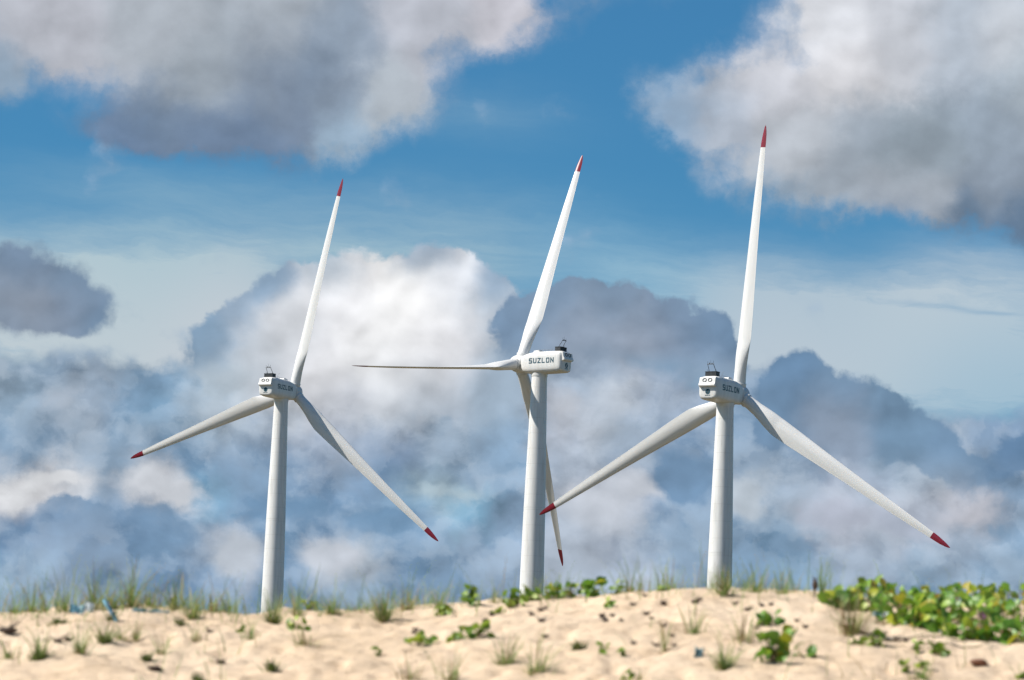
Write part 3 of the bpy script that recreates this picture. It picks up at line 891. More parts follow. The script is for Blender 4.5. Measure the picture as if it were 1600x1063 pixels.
def wind_turbine(label, hub_px, hub_py, dist, heading, alpha, pitch, tilt_angle, cone):
    d = ray(hub_px, hub_py)
    d = d / math.hypot(d.x, d.y)
    hub = CAM + d * dist
    fw = Vector((math.sin(heading), math.cos(heading), 0))
    base = hub - fw * (S_HUB - S_TOWER)
    base.z = hub.z - HUB_H
    t = link('wind_turbine', None)
    t.location = base
    t.rotation_euler = (0, 0, -heading)
    prop(t, label, 'wind turbine', 'wind turbines beyond the dune')
    for me in sections:
        link('tower_section', me, t)
    for me in flanges:
        link('flange', me, t)
    link('yaw_ring', yaw_me, t)
    na = link('nacelle', nacelle_me, t); na.location = (0, 0, HUB_H)
    link('tail_hood', hood_me, na)
    for sx in (-0.5, 0.5):
        v = link('vent', vent_me, na); v.location = (sx, -0.13 - T, 1.20); v.rotation_euler = (rad(-11), 0, 0)
        g = link('vent_grille', duct_me, na); g.location = (sx, -0.08 - T, 1.20); g.rotation_euler = (rad(-11), 0, 0)
    for sx, rz in ((1, 90), (-1, -90)):
        l = link('lettering', text_me, na)
        l.location = (sx * 1.853, 4.35 - T, 0.22); l.rotation_euler = (0, 0, rad(rz))
    e = link('emblem', emblem_me, na); e.location = (0, 0.085 - T, -0.62)
    e = link('emblem_swirl', swirl_me, na); e.location = (0, 0.085 - T, -0.62)
    e = link('emblem_lettering', small_me, na); e.location = (0, 0.09 - T, -1.22)
    link('roof_hatch', hatch_me, na); link('hatch_lid', lid_me, na); link('hand_rail', rail_me, na)
    co = link('cooler', cooler_me, t); co.location = (0, 0, HUB_H)
    link('sensor_frame', mast_me, co)
    tilt = Matrix.Translation((0, S_HUB - S_TOWER, HUB_H)) @ Matrix.Rotation(tilt_angle, 4, 'X')
    h = link('hub', hub_me, t); h.matrix_basis = tilt
    link('hub_seal', seal_me, h)
    for k in range(3):
        al = alpha + k * 2 * math.pi / 3
        a = Vector((0, 1, 0))
        b0 = Vector((math.cos(al), 0, math.sin(al)))
        p = Vector((-math.sin(al), 0, math.cos(al)))
        z = (b0 * math.cos(cone) + a * math.sin(cone)).normalized()
        up_ = (a - z * a.dot(z)).normalized()
        x = p * math.cos(pitch) + up_ * math.sin(pitch)
        y = z.cross(x)
        M = Matrix(((x.x, y.x, z.x, 0), (x.y, y.y, z.y, 0), (x.z, y.z, z.z, 0), (0, 0, 0, 1)))
        bl = link('blade', blade_me.copy(), t); bl.matrix_basis = tilt @ M
        link('red_tip', tip_me.copy(), bl)
        c = link('blade_collar', collar_me, h); c.matrix_basis = M
    return t


wind_turbine('smallest white wind turbine, farthest from the vine leaves, rising behind sparse crest grass',
             458.4, 613, 844, rad(30.3), rad(77), 0.0, rad(5), rad(1.9))
wind_turbine('white wind turbine facing away from the other two, one thin blade level',
             813, 569, 753, rad(-54.5), rad(69.4), rad(67), rad(6), rad(4.6))
wind_turbine('largest white wind turbine, one blade straight up, standing nearest the green vine leaves',
             1154, 617, 678, rad(32.3), rad(85.7), 0.0, rad(4), rad(1.9))


# ------------------------------------------------------------------ plants on the dune
rnd = random.Random(5)


def px_size(p):
    """Metres covered by one pixel of the photograph at the distance of p."""
    return (Vector(p) - CAM).length / FOCAL


def ribbon(V, F, MI, base, az_, length, lean, curl, width, mi, seg=5):
    """One grass blade: a narrow tapering strip that arches over."""
    d = Vector((math.cos(az_), math.sin(az_), 0))
    side = Vector((-d.y, d.x, 0))
    turn = rnd.uniform(-0.9, 0.9)
    side = (side * math.cos(turn) + d * math.sin(turn))
    p = Vector(base)
    ang = lean
    i0 = len(V)
    for k in range(seg + 1):
        u = k / seg
        w = width * (1 - u) ** 0.7 * 0.5 + 0.0004
        V.append(p - side * w); V.append(p + side * w)
        if k < seg:
            st = length / seg
            p = p + (d * math.sin(ang) + Vector((0, 0, math.cos(ang)))) * st
            ang += curl / seg
    for k in range(seg):
        a = i0 + 2 * k
        F.append((a, a + 1, a + 3, a + 2)); MI.append(mi)


def ribbons_mesh(name, V, F, MI, mats):
    me = mesh(name, V, F, mats)
    me.polygons.foreach_set('material_index', MI)
    return me


def grass_tuft(px, py, h_px, n, spread_px, label, style='green', lean=0.55):
    c = on_ground(px, py)
    k = px_size(c)
    V, F, MI = [], [], []
    n = int(n * 2.0)
    for i in range(n):
        a = rnd.uniform(0, 2 * math.pi)
        r = abs(rnd.gauss(0, 0.5)) * spread_px * k * 0.5
        x, y = math.cos(a) * r, math.sin(a) * r * 0.7
        z = hz(c.x + x, c.y + y) - c.z - 0.006
        L = h_px * k * (0.3 + 0.85 * rnd.random() ** 1.4)
        if style == 'tussock':
            L *= rnd.uniform(0.6, 1.0)
        mi = 1 if rnd.random() < {'green': 0.18, 'straw': 0.6, 'tussock': 0.10}[style] else 0
        w = {'green': 0.0052, 'straw': 0.0046, 'tussock': 0.0085}[style] * rnd.uniform(0.7, 1.25)
        ribbon(V, F, MI, (x, y, z), a + rnd.uniform(-0.6, 0.6), L, abs(rnd.gauss(0, lean)), rnd.uniform(0.1, 1.2), w, mi)
    nb = n // 3                                         # short dry leaves round the foot
    for i in range(nb):
        a = rnd.uniform(0, 2 * math.pi)
        r = rnd.uniform(0.1, 0.5) * spread_px * k * 0.6
        x, y = math.cos(a) * r, math.sin(a) * r * 0.7
        z = hz(c.x + x, c.y + y) - c.z - 0.004
        ribbon(V, F, MI, (x, y, z), a, h_px * k * rnd.uniform(0.15, 0.35), rnd.uniform(0.6, 1.4), rnd.uniform(0, 0.6), 0.005, 1, 3)
    me = ribbons_mesh('grass_tuft', V, F, MI, [M_tuss if style == 'tussock' else M_grass, M_straw])
    o = link('dark_tussock' if style == 'tussock' else 'grass_tuft', me)
    o.location = c
    prop(o, label, 'tussock' if style == 'tussock' else 'grass', 'grass tufts on the dune')
    return o


def leaf_mesh(mat, fold, notch, seed):
    r2 = random.Random(seed)
    V, F = [], []
    n = 7
    for k in range(n):
        u = k / (n - 1)
        w = 0.46 * math.sin(math.pi * min(1, 0.06 + 0.93 * u) ** 0.85) ** 0.75 if 0 < k < n - 1 else (0.05 if k == 0 else 0.20)
        arch = -0.16 * (u - 0.4) ** 2
        tip = notch if k == n - 1 else 0
        V.append((-w, u + (0.02 if k == n - 1 else 0), abs(w) * fold + arch + r2.uniform(-0.02, 0.02)))
        V.append((0, u - tip, arch))
        V.append((w, u + (0.02 if k == n - 1 else 0), abs(w) * fold + arch + r2.uniform(-0.02, 0.02)))
    for k in range(n - 1):
        a = 3 * k
        F.append((a, a + 1, a + 4, a + 3)); F.append((a + 1, a + 2, a + 5, a + 4))
    return mesh('leaf', V, F, mat)


vine_leaves = [leaf_mesh(M_leaf, f, nt, i) for i, (f, nt) in enumerate(((0.25, 0.10), (0.45, 0.12), (0.15, 0.06), (0.6, 0.10)))]
sprig_leaves = [leaf_mesh(M_sprig, f, nt, i + 9) for i, (f, nt) in enumerate(((0.3, 0.08), (0.5, 0.1), (0.2, 0.04)))]


def place_leaf(parent, meshes, at_, normal, spin, size):
    o = link('leaf', rnd.choice(meshes), parent)
    q = normal.to_track_quat('Z', 'Y').to_matrix().to_4x4()
    o.matrix_basis = Matrix.Translation(at_) @ q @ Matrix.Rotation(spin, 4, 'Z') @ Matrix.Diagonal((size * rnd.uniform(0.85, 1.1), size, size, 1))
    return o


def leaf_normal(up=0.6):
    a = rnd.uniform(0, 2 * math.pi)
    return Vector((math.cos(a), math.sin(a) - 0.25, up + rnd.uniform(-0.2, 0.5))).normalized()


def leafy_sprig(px, py, h_px, n, spread_px, label, size=0.06, meshes=None, cat='plant'):
    c = on_ground(px, py)
    k = px_size(c)
    t = link('leafy_sprig', None)
    t.location = c
    prop(t, label, cat, 'leafy sprigs on the dune')
    size *= 0.82
    n = int(n * 1.5)
    bm = bmesh.new()
    for i in range(n):
        a = rnd.uniform(0, 2 * math.pi)
        r = rnd.uniform(0.1, 1) ** 0.7 * spread_px * k * 0.5
        top = Vector((math.cos(a) * r, math.sin(a) * r * 0.6, 0))
        top.z = max(hz(c.x + top.x, c.y + top.y) - c.z, -0.02) + h_px * k * rnd.uniform(0.25, 1.0) * (1 - 0.35 * r / (spread_px * k * 0.5 + 1e-6)) - size * 0.4
        top.z = max(top.z, hz(c.x + top.x, c.y + top.y) - c.z + 0.008)
        foot = Vector((top.x * 0.15, top.y * 0.15, 0)); foot.z = hz(c.x + foot.x, c.y + foot.y) - c.z - 0.01
        bm_rod(bm, foot, top, 0.0024, 5, 0.0015)
        place_leaf(t, meshes or sprig_leaves, top, leaf_normal(), rnd.uniform(0, 2 * math.pi), size * rnd.uniform(0.7, 1.15))
    prop(link('stems', from_bm('stems', bm, M_stem), t), kind='stuff')
    return t


G = grass_tuft
# crest, from the far end of the dune to the first tower
G(22, 958, 38, 16, 30, 'thin low grass tuft at the extreme edge of the picture on the crest')
G(48, 957, 62, 26, 26, 'slender upright grass tuft between the picture edge and the arching crest blades')
G(72, 956, 48, 22, 40, 'loose grass tuft just before the long arching blade on the crest')
G(102, 956, 88, 22, 34, 'grass tuft with the longest arching blade, behind the white plastic scrap', lean=0.7)
G(147, 953, 78, 34, 22, 'tall narrow dark green grass tuft between the plastic scrap and the blue strip')
G(176, 950, 46, 30, 40, 'bushy green grass tuft behind the blue strip on the crest')
G(204, 948, 84, 40, 26, 'tall dense grass tuft standing on the little rise past the blue strip')
G(232, 946, 50, 30, 50, 'brownish grass tuft on the little rise above the grey strip', 'straw')
G(272, 952, 64, 28, 26, 'upright grass tuft midway between the little rise and the first tower')
G(300, 966, 62, 44, 26, 'green grass tuft with a dark foot just below the crest, before the first tower')
G(330, 956, 36, 26, 60, 'pale wispy grass spread low along the crest before the first tower')
G(356, 957, 46, 14, 24, 'sparse single-stalk grass close before the first tower')
G(427, 973, 66, 46, 24, 'grass tuft with rusty foot directly in front of the first tower')
G(463, 962, 82, 16, 30, 'thin tuft with a leaning dark blade just past the first tower', lean=0.6)
G(520, 960, 44, 46, 34, 'dense green tuft on the crest a little past the first tower')
G(560, 955, 40, 18, 60, 'scattered pale grass on the crest between two denser tufts')
G(600, 968, 62, 56, 32, 'dark-footed full grass tuft midway between the first and middle tower')
G(636, 954, 46, 38, 40, 'soft brownish grass tuft right beside the dark-footed full tuft', 'straw')
G(684, 950, 58, 14, 30, 'single thin upright stalks before the tall leafy shoot')
G(772, 942, 44, 12, 26, 'faint thin stalks between the tall leafy shoot and the middle tower')
# slope below, same side
G(62, 1030, 60, 34, 30, 'grass tuft with dark green heart low on the slope near the picture edge')
G(15, 1030, 46, 12, 30, 'a few bent blades low on the slope at the picture edge')
G(125, 1022, 62, 30, 24, 'olive grass tuft on the slope below the white plastic scrap')
G(163, 1004, 44, 40, 30, 'dark green grass tuft on the slope below the blue strip')
G(190, 1000, 36, 24, 46, 'pale flattened grass beside the dark green slope tuft', 'straw')
G(212, 1003, 46, 14, 12, 'single brown dry stalk on the slope below the grey strip', 'straw', 0.2)
G(252, 1022, 46, 12, 26, 'few pale blades leaning on bare sand past the brown stalk')
G(305, 1002, 40, 18, 34, 'fan of pale yellow blades on bare sand', 'straw', 0.7)
G(392, 1000, 44, 16, 26, 'thin green blades on bare sand below the first tower')
G(478, 1008, 48, 22, 34, 'thin dry stalks on bare sand below the leafy sprig past the first tower', 'straw')
G(640, 1062, 52, 22, 60, 'pale grass rising from the bottom edge below the middle of the dune', 'straw', 0.6)
G(705, 1064, 66, 22, 40, 'green grass rising from the bottom edge below the pair of leafy sprigs')
G(790, 1040, 62, 26, 46, 'thin grey-green grass low on the slope below the middle tower')
G(838, 1050, 84, 26, 50, 'long curved pale blades low on the slope past the middle tower', 'green', 0.6)
G(880, 932, 64, 14, 36, 'arching grass strands among the round leaves beside the middle tower', 'green', 0.7)
G(985, 925, 62, 14, 40, 'long curved grass strands on the crest midway to the largest turbine', 'green', 0.8)
G(1045, 922, 58, 16, 40, 'fine pale strands on the crest just before the largest turbine')
G(1132, 930, 56, 42, 30, 'grass tuft with dark foot in front of the largest tower')
G(1180, 926, 62, 30, 50, 'soft pale grass on the crest just past the largest tower')
G(1225, 928, 48, 20, 50, 'thin pale grass between the largest tower and the dark dry flower head')
G(1038, 1020, 74, 10, 12, 'thin tall stalks on bare sand below the crest pods', 'straw', 0.15)
G(1085, 990, 70, 16, 40, 'thin loose stalks above the teal plastic scrap')
G(1130, 1045, 60, 44, 24, 'dark upright grass tuft right of the teal plastic scrap')
G(1160, 1000, 60, 26, 60, 'pale fine grass on the slope before the broad leafy plant', 'straw')
G(1283, 932, 72, 12, 14, 'single tall pale stalk rising beside the dark dry flower head', 'green', 0.12)
G(1332, 990, 84, 80, 56, 'big olive bushy grass clump at the near edge of the vine patch', 'straw')
G(1318, 950, 50, 26, 40, 'green grass between the dark dry flower head and the vine patch')
G(1440, 1062, 40, 20, 40, 'low thin grass at the bottom edge below the vine patch')
G(1000, 1064, 30, 12, 24, 'short blades at the bottom edge below the crest pods', 'straw')
# compact dark tussocks
for a in ((90, 974, 14, 70, 60, 'flat mat of dark olive grass below the white plastic scrap'),
          (163, 1006, 24, 50, 24, 'compact dark green heart at the foot of the slope tuft below the blue strip'),
          (282, 978, 16, 50, 18, 'small round dark green cushion below the tuft near the first tower'),
          (229, 1034, 22, 46, 18, 'little dark green cushion beside a dark lump on the slope'),
          (60, 1032, 26, 60, 26, 'dark green cushion inside the low tuft near the picture edge'),
          (425, 1048, 26, 60, 22, 'dark green cushion with its own shadow on bare sand below the first tower'),
          (310, 1066, 20, 40, 18, 'dark green cushion cut by the bottom edge'),
          (903, 1015, 24, 60, 20, 'dark green cushion on bare sand between middle and largest tower'),
          (427, 975, 24, 46, 18, 'green cushion at the foot of the first tower'),
          (600, 972, 26, 46, 20, 'dark cushion at the foot of the full tuft midway between two towers'),
          (175, 970, 24, 36, 16, 'green cushion right under the blue strip'),
          (1132, 1048, 26, 40, 18, 'dark cushion at the foot of the upright tuft past the teal scrap')):
    G(*a[:5], a[5], 'tussock', 0.5)

L = leafy_sprig
L(740, 948, 42, 11, 26, 'tall leafy green shoot standing alone on the crest before the middle tower', 0.06)
L(483, 952, 26, 8, 22, 'small yellow-green leafy sprig on the crest past the first tower', 0.05)
L(462, 984, 28, 11, 46, 'yellow-green leafy sprig on the slope just past the first tower', 0.05)
L(655, 1008, 26, 9, 44, 'yellow-green sprig casting a dark shadow, farther from the middle tower of the slope sprigs', 0.055)
L(692, 962, 26, 8, 26, 'bright yellow-green sprig just below the crest under the tall leafy shoot', 0.055)
L(712, 1000, 24, 10, 36, 'green sprig on the slope, first of the close pair below the middle tower', 0.055)
L(746, 996, 30, 12, 38, 'green sprig on the slope, second of the close pair below the middle tower', 0.06)
L(776, 960, 14, 6, 26, 'flat small sprig below the crest right beside the middle tower', 0.045)
L(803, 950, 34, 16, 40, 'yellow-green leafy cluster hiding the foot of the middle tower', 0.065)
L(826, 940, 30, 14, 36, 'olive leafy cluster in front of the middle tower foot', 0.06)
L(865, 936, 30, 9, 30, 'round glossy green leaves on the crest just past the middle tower', 0.065, vine_leaves)
L(893, 934, 32, 8, 28, 'upright green leaves in the middle of the crest leaf row', 0.06, vine_leaves)
L(922, 932, 36, 9, 26, 'pair of large round bright leaves ending the crest leaf row', 0.085, vine_leaves)
L(964, 928, 22, 8, 26, 'small leafy clump on the crest after the leaf row', 0.05)
L(1035, 924, 12, 6, 20, 'tiny green leaves on the crest before the largest tower', 0.04)
L(955, 950, 18, 7, 18, 'tiny sprig just below the crest among dark pods', 0.045)
L(943, 1022, 26, 6, 12, 'tiny olive shoot on bare sand past the dark green cushion', 0.04)
L(972, 1026, 16, 5, 12, 'tiny brown-green shoot on bare sand, farther of two', 0.038)
L(980, 1064, 24, 5, 14, 'thin yellowish shoot at the bottom edge below the crest pods', 0.04)
L(590, 1026, 22, 6, 14, 'tiny dark-shadowed shoot on bare sand midway along the dune', 0.04)
L(377, 988, 14, 4, 12, 'single tiny bright green shoot on bare sand before the first tower', 0.04)
L(1200, 978, 34, 10, 34, 'upper leaves of the broad green plant before the vine patch', 0.075, vine_leaves)
L(1212, 1034, 74, 24, 64, 'broad green leafy plant with dark shadows on sand before the vine patch', 0.078, vine_leaves)
L(1262, 1026, 16, 5, 40, 'outlying pair of leaves beside the broad green plant', 0.075, vine_leaves)
L(1432, 1020, 26, 6, 14, 'small upright sprout on sand below the vine patch', 0.04)
L(1468, 1024, 26, 12, 36, 'low leafy sprig with shadow on sand below the vine patch', 0.055)
L(1416, 1052, 26, 6, 14, 'little olive sprout near the bottom edge below the vine patch', 0.045)
L(1440, 1046, 22, 6, 14, 'little green sprout beside the olive sprout below the vine patch', 0.04)
L(1342, 1008, 14, 6, 30, 'flat green leaves on sand under the big olive grass clump', 0.055)
L(1370, 1010, 30, 9, 20, 'dark green sprig on sand right of the big olive grass clump', 0.055)
L(1596, 1062, 16, 6, 20, 'olive leaves at the lower corner of the picture', 0.05)

# the big patch of vine: every leaf a part
vine_c = on_ground(1480, 960)
vine = link('beach_vine', None)
vine.location = vine_c
prop(vine, 'large patch of glossy round-leaved green vine creeping over the crest', 'vine')
top_x, top_y = [1290, 1310, 1345, 1380, 1420, 1470, 1510, 1560, 1600, 1700], [938, 922, 908, 908, 922, 914, 902, 904, 898, 900]
bot_x, bot_y = [1290, 1340, 1390, 1450, 1500, 1560, 1700], [944, 952, 972, 984, 998, 1004, 1006]
bm = bmesh.new()
made = 0
small = []                                                 # the leaves past the first 300, joined into one part
while made < 640:
    px = rnd.uniform(1292, 1650) if rnd.random() < 0.8 else rnd.uniform(1400, 1650)
    if px < 1370 and rnd.random() < 0.4:
        continue
    tp, bt = np.interp(px, top_x, top_y), np.interp(px, bot_x, bot_y)
    py = tp + (bt - tp) * rnd.random()                     # where the leaf shows
    gp = min(bt, max(py + rnd.uniform(5, 34), 938))        # where its stalk stands
    g = on_ground(px, gp)
    k = px_size(g)
    up_ = max(0.02, (gp - py) * k if gp > 930 else 0.05)
    if g.y > 24.6:
        g = Vector((g.x, g.y + rnd.uniform(-0.3, 0.45), 0)); g.z = hz(g.x, g.y)
    at_ = Vector((g.x + rnd.uniform(-.02, .02), g.y, g.z + up_ - 0.02))
    loc = at_ - vine_c
    bm_rod(bm, Vector((g.x, g.y, g.z - 0.01)) - vine_c, loc, 0.0028, 5, 0.0018)
    if made < 300:
        place_leaf(vine, vine_leaves, loc, leaf_normal(0.55), rnd.uniform(0, 2 * math.pi), rnd.uniform(0.055, 0.085))
    else:
        small.append((loc, leaf_normal(0.5), rnd.uniform(0, 6.28), rnd.uniform(0.035, 0.058)))
    made += 1
V, F = [], []
for loc, nm, spin, size in small:
    me = rnd.choice(vine_leaves)
    m = Matrix.Translation(loc) @ nm.to_track_quat('Z', 'Y').to_matrix().to_4x4() @ Matrix.Rotation(spin, 4, 'Z') @ Matrix.Diagonal((size, size, size, 1))
    o_ = len(V)
    V += [m @ v.co for v in me.vertices]
    F += [tuple(o_ + i for i in p.vertices) for p in me.polygons]
prop(link('small_leaves', mesh('small_leaves', V, F, M_leaf), vine), kind='stuff')
for i in range(16):                                        # runners on the sand
    a = on_ground(rnd.uniform(1320, 1600), rnd.uniform(965, 1008))
    prev = a
    hd = rnd.uniform(-0.7, 0.7)
    for q in range(6):
        nx_ = Vector((prev.x + 0.07 * math.cos(hd), prev.y + 0.06 * math.sin(hd), 0)); nx_.z = hz(nx_.x, nx_.y) + 0.004
        bm_rod(bm, prev - vine_c, nx_ - vine_c, 0.003, 5)
        prev = nx_; hd += rnd.uniform(-0.5, 0.5)
prop(link('stems', from_bm('stems', bm, M_stem), vine), kind='stuff')


def flower(px, py, mat, r, name, label):
    """Five petals round a short tube, facing the camera and up."""
    g = on_ground(px, py + 22)
    k = px_size(g)
    bm = bmesh.new()
    for q in range(5):
        a0 = 2 * math.pi * q / 5
        ring = [(0.15 * r, a0), (0.8 * r, a0 - 0.5), (1.05 * r, a0 - 0.2), (1.05 * r, a0 + 0.2), (0.8 * r, a0 + 0.5)]
        bm.faces.new([bm.verts.new((d_ * math.cos(a), d_ * math.sin(a), 0.35 * d_)) for d_, a in ring])
    bmesh.ops.solidify(bm, geom=list(bm.faces), thickness=0.001)
    o = link(name, from_bm(name, bm, mat), vine)
    o.matrix_basis = Matrix.Translation(g - vine_c + Vector((0, -0.06, 22 * k))) @ Vector((0.1, -0.8, 0.5)).to_track_quat('Z', 'Y').to_matrix().to_4x4()
    o['label'] = label


flower(1531, 965, M_purple, 0.024, 'flower', 'small purple flower')
flower(1562, 914, M_yellow, 0.020, 'flower', 'small yellow flower')

# ------------------------------------------------------------------ litter, pods and dead leaves
def lump(name, px, py, size, mat, label, cat, group=None, flat=0.6, seed=0, spikes=False):
    c = on_ground(px, py)
    k = px_size(c)
    r2 = random.Random(seed)
    bm = bmesh.new()
    bmesh.ops.create_icosphere(bm, subdivisions=2, radius=0.5 * size * k)
    for v in bm.verts:
        f = 1 + r2.uniform(-0.22, 0.22)
        v.co = Vector((v.co.x * f * 1.15, v.co.y * f, v.co.z * f * flat))
    if spikes:
        for q in range(7):
            a = r2.uniform(0, 6.28)
            bm_rod(bm, (0, 0, 0), Vector((math.cos(a), math.sin(a) * 0.7, r2.uniform(0.1, 0.8))) * size * k * r2.uniform(0.7, 1.4), 0.0035, 5, 0.001)
    o = link(name, from_bm(name, bm, mat, True))
    o.location = c + Vector((0, 0, 0.18 * size * k))
    o.rotation_euler = (0, 0, r2.uniform(0, 6))
    return prop(o, label, cat, group)


pods = [(845, 955, 9), (853, 952, 7), (830, 962, 9), (846, 972, 11), (852, 997, 9), (940, 965, 11), (946, 972, 9), (957, 964, 8), (970, 971, 8),
        (1010, 961, 11), (1018, 968, 7), (1036, 946, 12), (1036, 980, 10), (1086, 943, 14), (1094, 938, 8), (1050, 995, 8), (1025, 1010, 9), (990, 1007, 9),
        (1053, 1010, 7), (988, 946, 9), (1008, 933, 6), (1168, 955, 10), (1182, 982, 7), (1190, 948, 8), (1148, 945, 9), (758, 972, 12), (768, 962, 9),
        (650, 985, 8), (646, 990, 7), (1380, 995, 10), (1400, 1000, 8), (1415, 1003, 8), (1245, 972, 8), (1232, 990, 6), (1205, 946, 7), (1258, 982, 9)]
def pod_place(x):
    return ('below the sprigs before the middle tower' if x < 800 else 'below the round leaves beside the middle tower' if x < 900 else
            'on the bare mound between the middle and largest towers' if x < 1070 else 'on the crest at the foot of the largest tower' if x < 1160 else
            'between the largest tower and the vine patch' if x < 1300 else 'under the near edge of the vine patch')


for i, (x, y, s_) in enumerate(pods):
    lump('seed_pod', x, y, s_ * 0.85, M_pod, 'small dark dried pod ' + pod_place(x), 'seed pod', 'dark pods ' + pod_place(x), 0.75, i, True)
for i, (x, y, w, lb) in enumerate(((12, 990, 26, 'dark tangle of debris on sand at the picture edge'), (90, 1004, 13, 'dark lump on the slope, first of two below the olive mat'),
                                   (106, 1002, 13, 'dark lump on the slope, second of two below the olive mat'), (242, 1049, 22, 'long dark lump of debris beside the little green cushion'),
                                   (327, 988, 8, 'tiny dark lump on bare sand beside pale yellow blades'))):
    lump('debris_lump', x, y, w, M_pod, lb, 'debris', None, 0.4, 60 + i, True)
lump('dry_root', 345, 1038, 14, M_pod, 'star-shaped dark dry root on bare sand below the first tower', 'root', None, 0.5, 77, True)
lump('dead_leaf', 1530, 1040, 24, M_brown, 'curled reddish-brown dead leaf on sand below the vine patch', 'leaf', None, 0.45, 78)
lump('dead_leaf', 1568, 992, 16, M_brown, 'reddish-brown dead leaf under the edge of the vine patch', 'leaf', None, 0.45, 79)


def scrap(name, px, py, w_px, h_px, mat, label, seed, tilt=(0.5, 0, 0), lift=0.02, cat='litter'):
    """A crumpled bit of plastic with real thickness."""
    c = on_ground(px, py)
    k = px_size(c)
    r2 = random.Random(seed)
    bm = bmesh.new()
    n = 7
    grid = [[bm.verts.new(((i / n - 0.5) * w_px * k + r2.uniform(-.06, .06) * w_px * k, (j / 3 - 0.5) * h_px * k * 1.6, r2.uniform(-0.5, 0.5) * h_px * k * 0.8)) for i in range(n + 1)] for j in range(4)]
    for j in range(3):
        for i in range(n):
            bm.faces.new((grid[j][i], grid[j][i + 1], grid[j + 1][i + 1], grid[j + 1][i]))
    bmesh.ops.solidify(bm, geom=list(bm.faces), thickness=0.003)
    o = link(name, from_bm(name, bm, mat))
    o.location = c + Vector((0, 0, lift)); o.rotation_euler = tilt
    return prop(o, label, cat)


scrap('plastic_scrap', 120, 959, 22, 10, M_litblue, 'pale blue plastic scrap beside the white one on the crest', 1, tilt=(0.9, 0, 0.1), lift=0.025)
scrap('plastic_scrap', 139, 957, 16, 10, M_litwhite, 'white plastic scrap lying on the crest near the picture edge', 2, tilt=(0.9, 0, -0.1), lift=0.028)
scrap('plastic_scrap', 235, 958, 56, 5, M_litteal, 'long grey-blue strip of litter lying flat under the little rise', 3, lift=0.012)
scrap('plastic_scrap', 1093, 1026, 20, 15, M_litteal, 'crumpled teal plastic scrap low on the slope below the largest tower', 4, (0.9, 0.3, 0.5), 0.02)
scrap('plastic_scrap', 1371, 965, 14, 9, M_litblue, 'blue crumpled scrap at the edge of the vine patch', 5, (0.8, 0, 0), 0.02)
scrap('plastic_scrap', 1385, 967, 18, 9, M_litwhite, 'white glinting crumpled scrap beside the blue one at the vine patch edge', 6, (0.8, 0, 0), 0.02)
scrap('plastic_scrap', 1475, 990, 16, 6, M_litwhite, 'small white scrap under the middle of the vine patch', 7, (0.6, 0, 0), 0.015)
# leaning blue strip
a, b = on_ground(182, 972), on_ground(182, 972) + Vector((-0.075, 0.03, 0.12))
bm = bmesh.new()
bm_box(bm, (0, 0, 0), (0.026, 0.014, (b - a).length))
bmesh.ops.subdivide_edges(bm, edges=list(bm.edges), cuts=3)
for v in bm.verts:
    v.co.x += 0.008 * math.sin(v.co.z * 40)
o = link('plastic_strip', from_bm('plastic_strip', bm, M_litblue))
o.location = (a + b) / 2
o.rotation_euler = (b - a).to_track_quat('Z', 'Y').to_euler()
prop(o, 'bent pale blue plastic strip sticking up from the sand below the crest grass', 'litter')
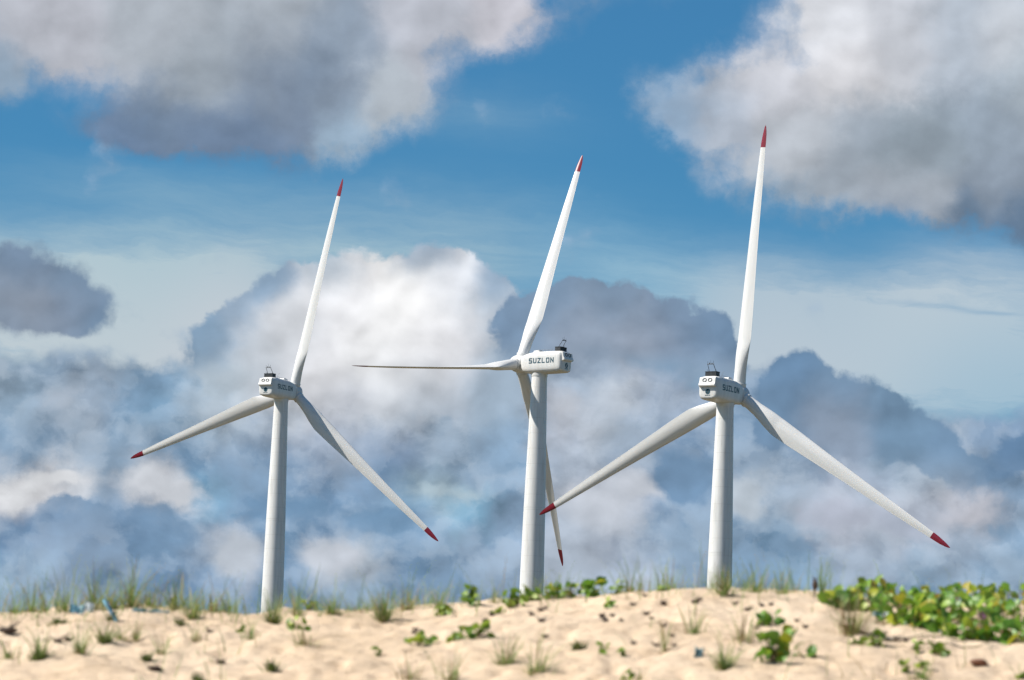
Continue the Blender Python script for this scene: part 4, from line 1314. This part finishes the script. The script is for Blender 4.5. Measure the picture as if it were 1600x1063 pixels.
# dark dry flower head on a stalk
c = on_ground(1272, 935)
bm = bmesh.new()
bm_rod(bm, (0, 0, -0.02), (0.003, 0, 0.05), 0.004, 6)
m = bmesh.ops.create_icosphere(bm, subdivisions=2, radius=0.02)
for v in m['verts']:
    v.co = Vector((v.co.x * 0.85 + 0.003, v.co.y * 0.85, v.co.z * 1.6 + 0.072 + 0.004 * math.sin(v.co.x * 300)))
for q in range(6):
    bm_rod(bm, (0, 0, 0.09), (0.018 * math.cos(q), 0.018 * math.sin(q), 0.118), 0.003, 5, 0.001)
o = link('dry_thistle', from_bm('dry_thistle', bm, M_pod, True))
o.location = c
prop(o, 'nearly black dry flower head on a short stalk standing on the crest', 'thistle')

# ------------------------------------------------------------------ loose blades and plant litter nobody could count
V, F, MI = [], [], []
for i in range(2200):
    px = rnd.uniform(-60, 1660) if i < 1100 else rnd.uniform(-40, 760) if i < 1850 else rnd.uniform(840, 1320)
    crest = float(np.interp(px, [p[0] for p in crest_px], [p[1] for p in crest_px]))
    if rnd.random() < 0.5 or i >= 1100:
        if i >= 1100 and float(vnoise(px / 45, 3.7)) < -0.12:
            continue
        py = crest + abs(rnd.gauss(0, 8))
    else:
        py = rnd.uniform(crest, 1075)
        if float(vnoise(px / 90, py / 40)) < 0.05:
            continue
    g = on_ground(px, py)
    if py < crest + 14:
        g = Vector((g.x, g.y + rnd.uniform(-0.1, 0.7), 0)); g.z = hz(g.x, g.y)
    h_ = rnd.uniform(0.04, 0.17) if rnd.random() < 0.82 else rnd.uniform(0.17, 0.32)
    ribbon(V, F, MI, (g.x, g.y, g.z - 0.01), rnd.uniform(0, 6.28), h_, abs(rnd.gauss(0, 0.5)), rnd.uniform(0.1, 1.3), rnd.uniform(0.003, 0.006), 1 if rnd.random() < 0.3 else 0)
prop(link('sparse_grass', ribbons_mesh('sparse_grass', V, F, MI, [M_grass, M_straw])), 'fine single grass blades scattered thinly over the whole dune', 'grass', kind='stuff')
V, F, MI = [], [], []
for i in range(1700):
    px, py = rnd.uniform(-60, 1660), rnd.uniform(925, 1080)
    crest = float(np.interp(px, [p[0] for p in crest_px], [p[1] for p in crest_px]))
    if py < crest + 3 or float(fbm(px / 120 + 40, py / 50)) < -0.05:
        continue
    g = on_ground(px, py)
    ribbon(V, F, MI, (g.x, g.y, g.z + 0.004), rnd.uniform(0, 6.28), rnd.uniform(0.015, 0.09), 1.5, rnd.uniform(-0.1, 0.1), rnd.uniform(0.003, 0.008), 1 if rnd.random() < 0.35 else 0, 2)
prop(link('plant_litter', ribbons_mesh('plant_litter', V, F, MI, [M_straw, M_pod])), 'dry straw and twig bits strewn over the sand', 'litter', kind='stuff')
